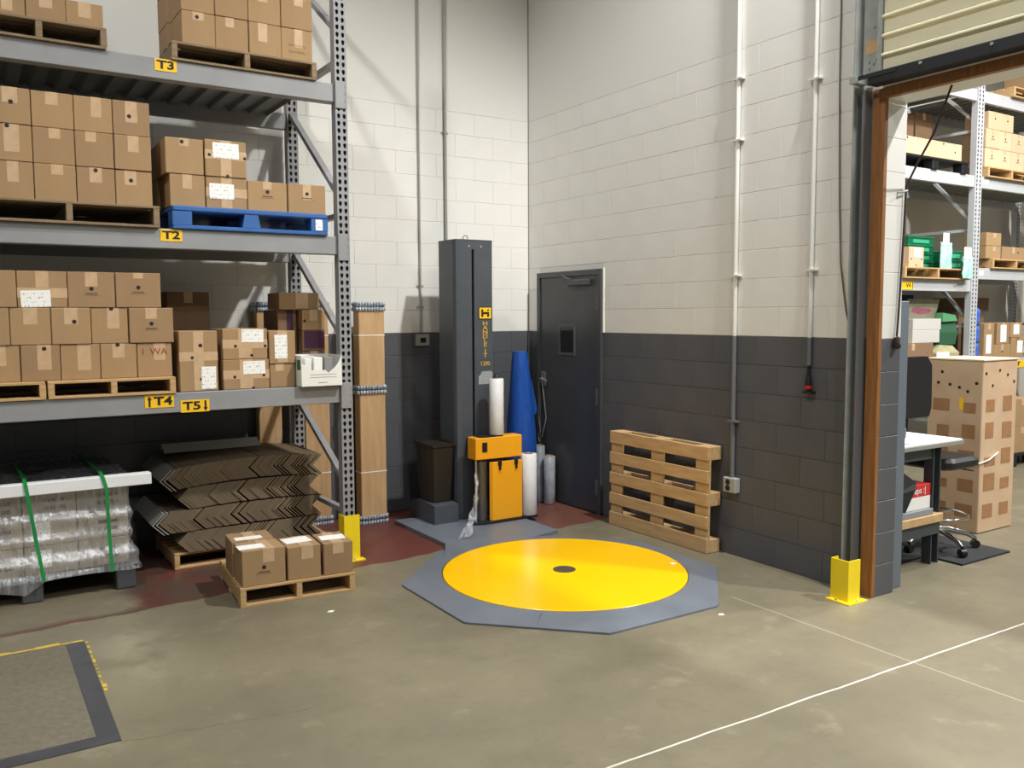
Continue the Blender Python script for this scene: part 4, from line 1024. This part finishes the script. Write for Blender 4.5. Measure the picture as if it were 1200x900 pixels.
obj('sack_body', loft([[(5.28,-1.08,1.40),(5.62,-1.08,1.40),(5.62,-.8,1.40),(5.28,-.8,1.40)], [(5.27,-1.1,1.55),(5.63,-1.1,1.55),(5.63,-.78,1.55),(5.27,-.78,1.55)], [(5.30,-1.07,1.70),(5.60,-1.07,1.70),(5.60,-.8,1.70),(5.30,-.8,1.70)]]), mat('green_cloth', '2C5A3E', .7), gb)
obj('fold', loft([[(5.29,-1.11,1.68),(5.60,-1.11,1.69),(5.60,-.8,1.69),(5.29,-.8,1.68)], [(5.30,-1.1,1.79),(5.57,-1.1,1.76),(5.57,-.82,1.76),(5.30,-.82,1.79)]]), mat('pale_green_cloth', '4F8F62', .6), gb)
cb = thing('cream_sack', 'crumpled cream sack on the shelf below the green sack', 'sack', (5.42, -.98, 1.2005))
obj('sack_body', loft([[(5.12,-1.12,1.2005),(5.62,-1.12,1.2005),(5.62,-.76,1.2005),(5.12,-.76,1.2005)], [(5.14,-1.13,1.31),(5.63,-1.13,1.30),(5.63,-.74,1.30),(5.14,-.74,1.31)], [(5.28,-1.09,1.399),(5.56,-1.08,1.385),(5.56,-.8,1.385),(5.28,-.8,1.399)]]), mat('cream_cloth', 'B5AE86', .7, col2='A39C78', nscale=10), cb)
tag(obj('white_card', MB().box(5.10,5.36,-1.165,-1.155,1.2005,1.315), PLAINP), 'small white card standing on the shelf edge below the cream sack', 'card')
jl = ['lowest','middle','top']
for k in range(3):
    t = thing('blue_jug', f'{jl[k]} translucent blue jug stacked right of the far upright', 'jug', (5.955, -1.10, 1.2005+k*.215), 'blue jugs beside the far upright')
    z = 1.2005+k*.215
    obj('jug_body', MB().lathe(5.955,-1.10,[(.06,z),(.082,z+.01),(.082,z+.08),(.076,z+.10),(.082,z+.12),(.082,z+.19),(.06,z+.213)],20), mat('blue_jug_plastic', '2F59B5', .25, col2='5B80CC', nscale=9), t)
    obj('cap', MB().lathe(5.955,-1.10,[(.03,z+.213),(.03,z+.2145)],14), PLAINP, t)
tag(obj('black_ball', MB().lathe(5.95,-1.10,[(.02,1.846),(.05,1.862),(.06,1.90),(.05,1.938),(.005,1.955)],16), BLACK), 'small black rounded object on top of the blue jugs', 'ball')
carton(6.08,6.31,1.2005,1.655,'upright white-labelled cardboard box right of the blue jugs', yf=-1.18, m=CARD, group=GV, paper=(-.05,.42,.12,.24))
carton(6.315,6.715,1.2005,1.385,'cardboard box under a labelled one on the low far shelf', yf=-1.18, m=CARD, group=GV, mark=(.0,.5))
carton(6.385,6.68,1.386,1.66,'white-labelled cardboard box on top of another on the low far shelf', yf=-1.18, m=CARD, group=GV, paper=(0,.5,.14,.22))
carton(6.72,7.02,1.2005,1.465,'cardboard box with white label at the far right of the low shelf', yf=-1.19, m=CARD, group=GV, paper=(.2,.55,.13,.16), tm=TAPED)
carton(6.70,6.98,1.466,1.66,'topmost labelled cardboard box at the right of the low far shelf', yf=-1.18, m=CARD, group=GV, paper=(0,.55,.14,.13))
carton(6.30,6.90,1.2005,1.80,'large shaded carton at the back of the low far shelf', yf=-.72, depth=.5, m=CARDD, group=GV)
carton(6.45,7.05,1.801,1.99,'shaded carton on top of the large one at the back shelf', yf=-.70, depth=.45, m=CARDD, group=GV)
fpal = thing('dark_floor_pallet', 'dark pallet on the floor right of the tall wrapped carton', 'pallet', (5.95, -1.45, 0))
obj('deck', MB().box(5.42,6.45,-1.92,-.95,.12,.155,.004), DKSTEEL, fpal)
for x in (5.42,5.88,6.33):
    for y in (-1.92,-1.5,-1.08): obj('leg_block', MB().box(x,x+.12,y,y+.12,0,.12), DKSTEEL, fpal)
carton(5.44,5.90,.156,.46,'lower brown carton on the dark floor pallet', yf=-1.90, depth=.5, m=CARD)
carton(5.44,5.90,.461,.79,'upper brown carton on the dark floor pallet', yf=-1.90, depth=.5, m=CARD)

# ------------------------------------------------------------------ far room: desk area
tb_ = thing('tall_carton', 'tall cardboard carton covered in wrap and tape behind the bench', 'box', (2.36, -3.15, 0), rz=R(0))
tx0, tx1, ty0, ty1, tz = 2.085, 2.60, -3.39, -2.93, 1.40
obj('carton', MB().box(tx0, tx1, ty0, ty1, .004, tz, .006), mat('wrapped_tall_card', 'CDB193', .5, col2='C2A484', nscale=5), tb_)
obj('top_flap', MB().box(tx0-.008, tx1+.008, ty0-.008, ty1+.008, tz, tz+.014, .003), mat('pale_flap', 'E2CDB0', .6), tb_)
dk_ = mat('kraft_patch', 'A57B54', .6, col2='996F4A', nscale=12)
random.seed(11)
for face in (0, 1):
    for r_ in range(5):
        for c_ in range(2):
            z0 = .12+r_*.215+random.uniform(-.01,.01); hh = random.uniform(.07,.14)
            if face == 0:
                y0 = ty0+.05+c_*.22; w = random.uniform(.10,.15)
                obj('bare_patch', MB().box(tx0-.002, tx0+.002, y0, y0+w, z0, z0+hh), dk_, tb_)
            else:
                x0 = tx0+.06+c_*.25; w = random.uniform(.12,.17)
                obj('bare_patch', MB().box(x0, x0+w, ty0-.002, ty0+.002, z0, z0+hh), dk_, tb_)
for (y, z) in ((-3.34,1.22),(-3.27,1.15),(-3.20,1.18),(-3.12,1.20),(-3.05,1.30),(-3.02,1.21)):
    obj('printed_mark', MB().tube([(tx0-.003,y,z),(tx0-.001,y,z)], .013, 8), INK, tb_)
for (x, z) in ((2.13,1.30),(2.23,1.20),(2.33,1.32),(2.45,1.28),(2.55,1.22)):
    obj('printed_mark', MB().tube([(x,ty0-.003,z),(x,ty0-.001,z)], .013, 8), INK, tb_)
obj('yellow_tag', MB().box(tx0-.004, tx0-.002, -3.24, -3.205, 1.0, 1.10), SIGNY, tb_)
obj('white_string', MB().tube([(tx0-.012,-2.95,.58),(tx0-.014,-3.15,.565),(tx0-.014,-3.40,.58),(2.2,ty0-.012,.60),(2.33,ty0-.012,.65)], .006, 6), PLAINP, tb_)

ca = obj('metal_cabinet', MB().box(.215, .345, -3.86, -3.35, 0, 1.86, .004), mat('blue_grey_steel', '6C7580', .45)); tag(ca, 'narrow blue-grey steel cabinet just behind the block jamb', 'cabinet')
BG = mat('bench_green_steel', '3E4648', .5)
wbn = thing('workbench', 'dark green steel workbench with a lower timber shelf behind the jamb', 'workbench', (.75, -3.35, 0))
obj('worktop', MB().box(0.36, 1.31, -3.70, -2.95, .84, .872, .003), mat('bench_top', '8E8F88', .5), wbn)
for x0, x1 in ((.98, 1.075), (.40, .48)):
    obj('leg', MB().box(x0, x0+.012, -3.67, -3.60, 0, .84).box(x1-.012, x1, -3.67, -3.60, 0, .84).box(x0+.012, x1-.012, -3.612, -3.60, 0, .84), BG, wbn)
    obj('leg', MB().box(x0, x0+.012, -3.06, -2.99, 0, .84).box(x1-.012, x1, -3.06, -2.99, 0, .84).box(x0+.012, x1-.012, -3.06, -3.048, 0, .84), BG, wbn)
obj('shelf_rail', MB().box(.48, 1.06, -3.685, -3.672, .22, .305), BG, wbn)
obj('timber_shelf', MB().box(.40, 1.075, -3.70, -3.0, .306, .366, .004), WOODN, wbn)
obj('top_rail', MB().box(.48, .98, -3.66, -3.64, .76, .84), BG, wbn)
tag(obj('grey_tray', MB().box(.49, .975, -3.685, -3.15, .367, .41, .003), mat('tray_grey', '8C9094', .5)), 'flat grey tray on the lower timber shelf of the bench', 'tray')
rb = thing('red_white_box', 'red and white printed box on the lower bench shelf', 'box', (.78, -3.5, .411))
obj('lower_half', MB().box(.52, .972, -3.66, -3.36, .411, .50, .002), PLAINP, rb)
obj('upper_half', MB().box(.52, .972, -3.66, -3.36, .50, .585, .002), REDP, rb)
text('lettering', 'pups :|', .065, PLAINP, rb, (.83, -3.661, .545), FRONT, depth=.0008)
tag(obj('black_bag', loft([[(.42,-3.70,.45),(.62,-3.70,.42),(.60,-3.665,.42),(.42,-3.665,.45)], [(.42,-3.71,.55),(.70,-3.72,.58),(.70,-3.665,.58),(.42,-3.665,.55)], [(.42,-3.70,.68),(.74,-3.70,.62),(.74,-3.67,.62),(.42,-3.67,.68)], [(.40,-3.695,.75),(.50,-3.695,.75),(.50,-3.67,.75),(.40,-3.67,.75)]]), mat('black_cloth', '1D1E20', .8)), 'black cloth bag hanging from the bench front over the red box', 'bag')
for k, (x0, x1, y0, y1, z0) in enumerate(((.55,1.30,-3.69,-3.20,.8722),(.70,1.20,-3.66,-3.30,.880))):
    tag(obj('paper_sheet', MB().box(x0, x1, y0, y1, z0, z0+.0075), PLAINP), ['large white packing paper covering the bench top','smaller white paper lying on the packing paper on the bench'][k], 'paper', 'papers on the bench')
pr = thing('label_printer', 'small grey label printer on the bench beside the jamb', 'printer', (.86, -3.45, .8875))
obj('printer_body', MB().box(.68, .92, -3.50, -3.30, .8878, .96, .01), mat('printer_grey', '5E646B', .45), pr)
obj('printer_lid', MB().prism([(-3.50,.96),(-3.30,.96),(-3.30,1.0),(-3.42,.995)], 0, .69, .91), mat('pale_grey_plastic', 'A9AEB4', .4), pr)
# mat and stool
mt = tag(obj('floor_mat', MB().prism([(1.13,-3.82),(1.76,-3.82),(1.76,-3.02),(.55,-3.02),(.55,-3.55),(1.13,-3.55)], 2, 0, .014), RUBBER), 'black anti-fatigue rubber mat under the stool', 'mat')
SX, SY = 1.40, -3.44
sl = thing('drafting_stool', 'black drafting stool with chrome foot ring and castors by the bench', 'stool', (SX, SY, .014))
obj('seat', loft([rrect(.20,.20,.09,.64,SX,SY), rrect(.235,.23,.10,.66,SX,SY), rrect(.235,.23,.10,.70,SX,SY), rrect(.20,.20,.09,.725,SX,SY)]), BLACK, sl)
obj('backrest', MB().prism([(SX-.19,.98),(SX+.19,.98),(SX+.22,1.05),(SX+.21,1.38),(SX+.15,1.45),(SX-.15,1.45),(SX-.21,1.38),(SX-.22,1.05)], 1, SY+.19, SY+.25), BLACK, sl)
obj('back_arm', MB().tube([(SX,SY+.05,.645),(SX,SY+.24,.65),(SX,SY+.27,.75),(SX,SY+.26,1.05)], .018, 8), BLACK, sl)
obj('lever', MB().tube([(SX+.05,SY-.05,.63),(SX+.22,SY-.16,.60)], .006, 6), BLACK, sl)
obj('gas_column', MB().tube([(SX,SY,.16),(SX,SY,.45)], .028, 14).tube([(SX,SY,.44),(SX,SY,.645)], .015, 12), CHROME, sl)
rg = obj('foot_ring', MB().tube([(SX+.225*math.cos(a*math.pi/16), SY+.225*math.sin(a*math.pi/16), .27) for a in range(32)], .011, 8, closed=True), CHROME, sl)
obj('ring_spoke', MB().tube([(SX-.22,SY,.27),(SX+.22,SY,.27)], .008, 6), CHROME, sl)
for k in range(5):
    a = R(-38+72*k); c, s_ = math.cos(a), math.sin(a)
    lg_ = obj('base_leg', MB().tube([(SX,SY,.16),(SX+.10*c,SY+.10*s_,.155),(SX+.24*c,SY+.24*s_,.12),(SX+.30*c,SY+.30*s_,.085)], [.028,.024,.018,.015], 8), CHROME, sl)
    obj('castor', MB().tube([(SX+.30*c-.022*s_,SY+.30*s_+.022*c,.045),(SX+.30*c+.022*s_,SY+.30*s_-.022*c,.045)], .030, 12).tube([(SX+.30*c,SY+.30*s_,.045),(SX+.30*c,SY+.30*s_,.095)], .010, 6), BLACK, lg_)
tag(obj('paper_scrap', MB().prism([(-1.05,-3.60),(-1.02,-3.615),(-1.01,-3.59),(-1.035,-3.58)], 2, 0, .003), PLAINP), 'tiny white paper scrap on the floor in front of the turntable', 'paper')
tag(obj('paper_scrap', MB().prism([(-2.98,-2.27),(-2.95,-2.285),(-2.93,-2.26),(-2.96,-2.25)], 2, 0, .003), PLAINP), 'tiny white paper scrap on the floor before the small pallet', 'paper')
for o in bpy.data.objects:
    if '_o' in o: del o['_o']
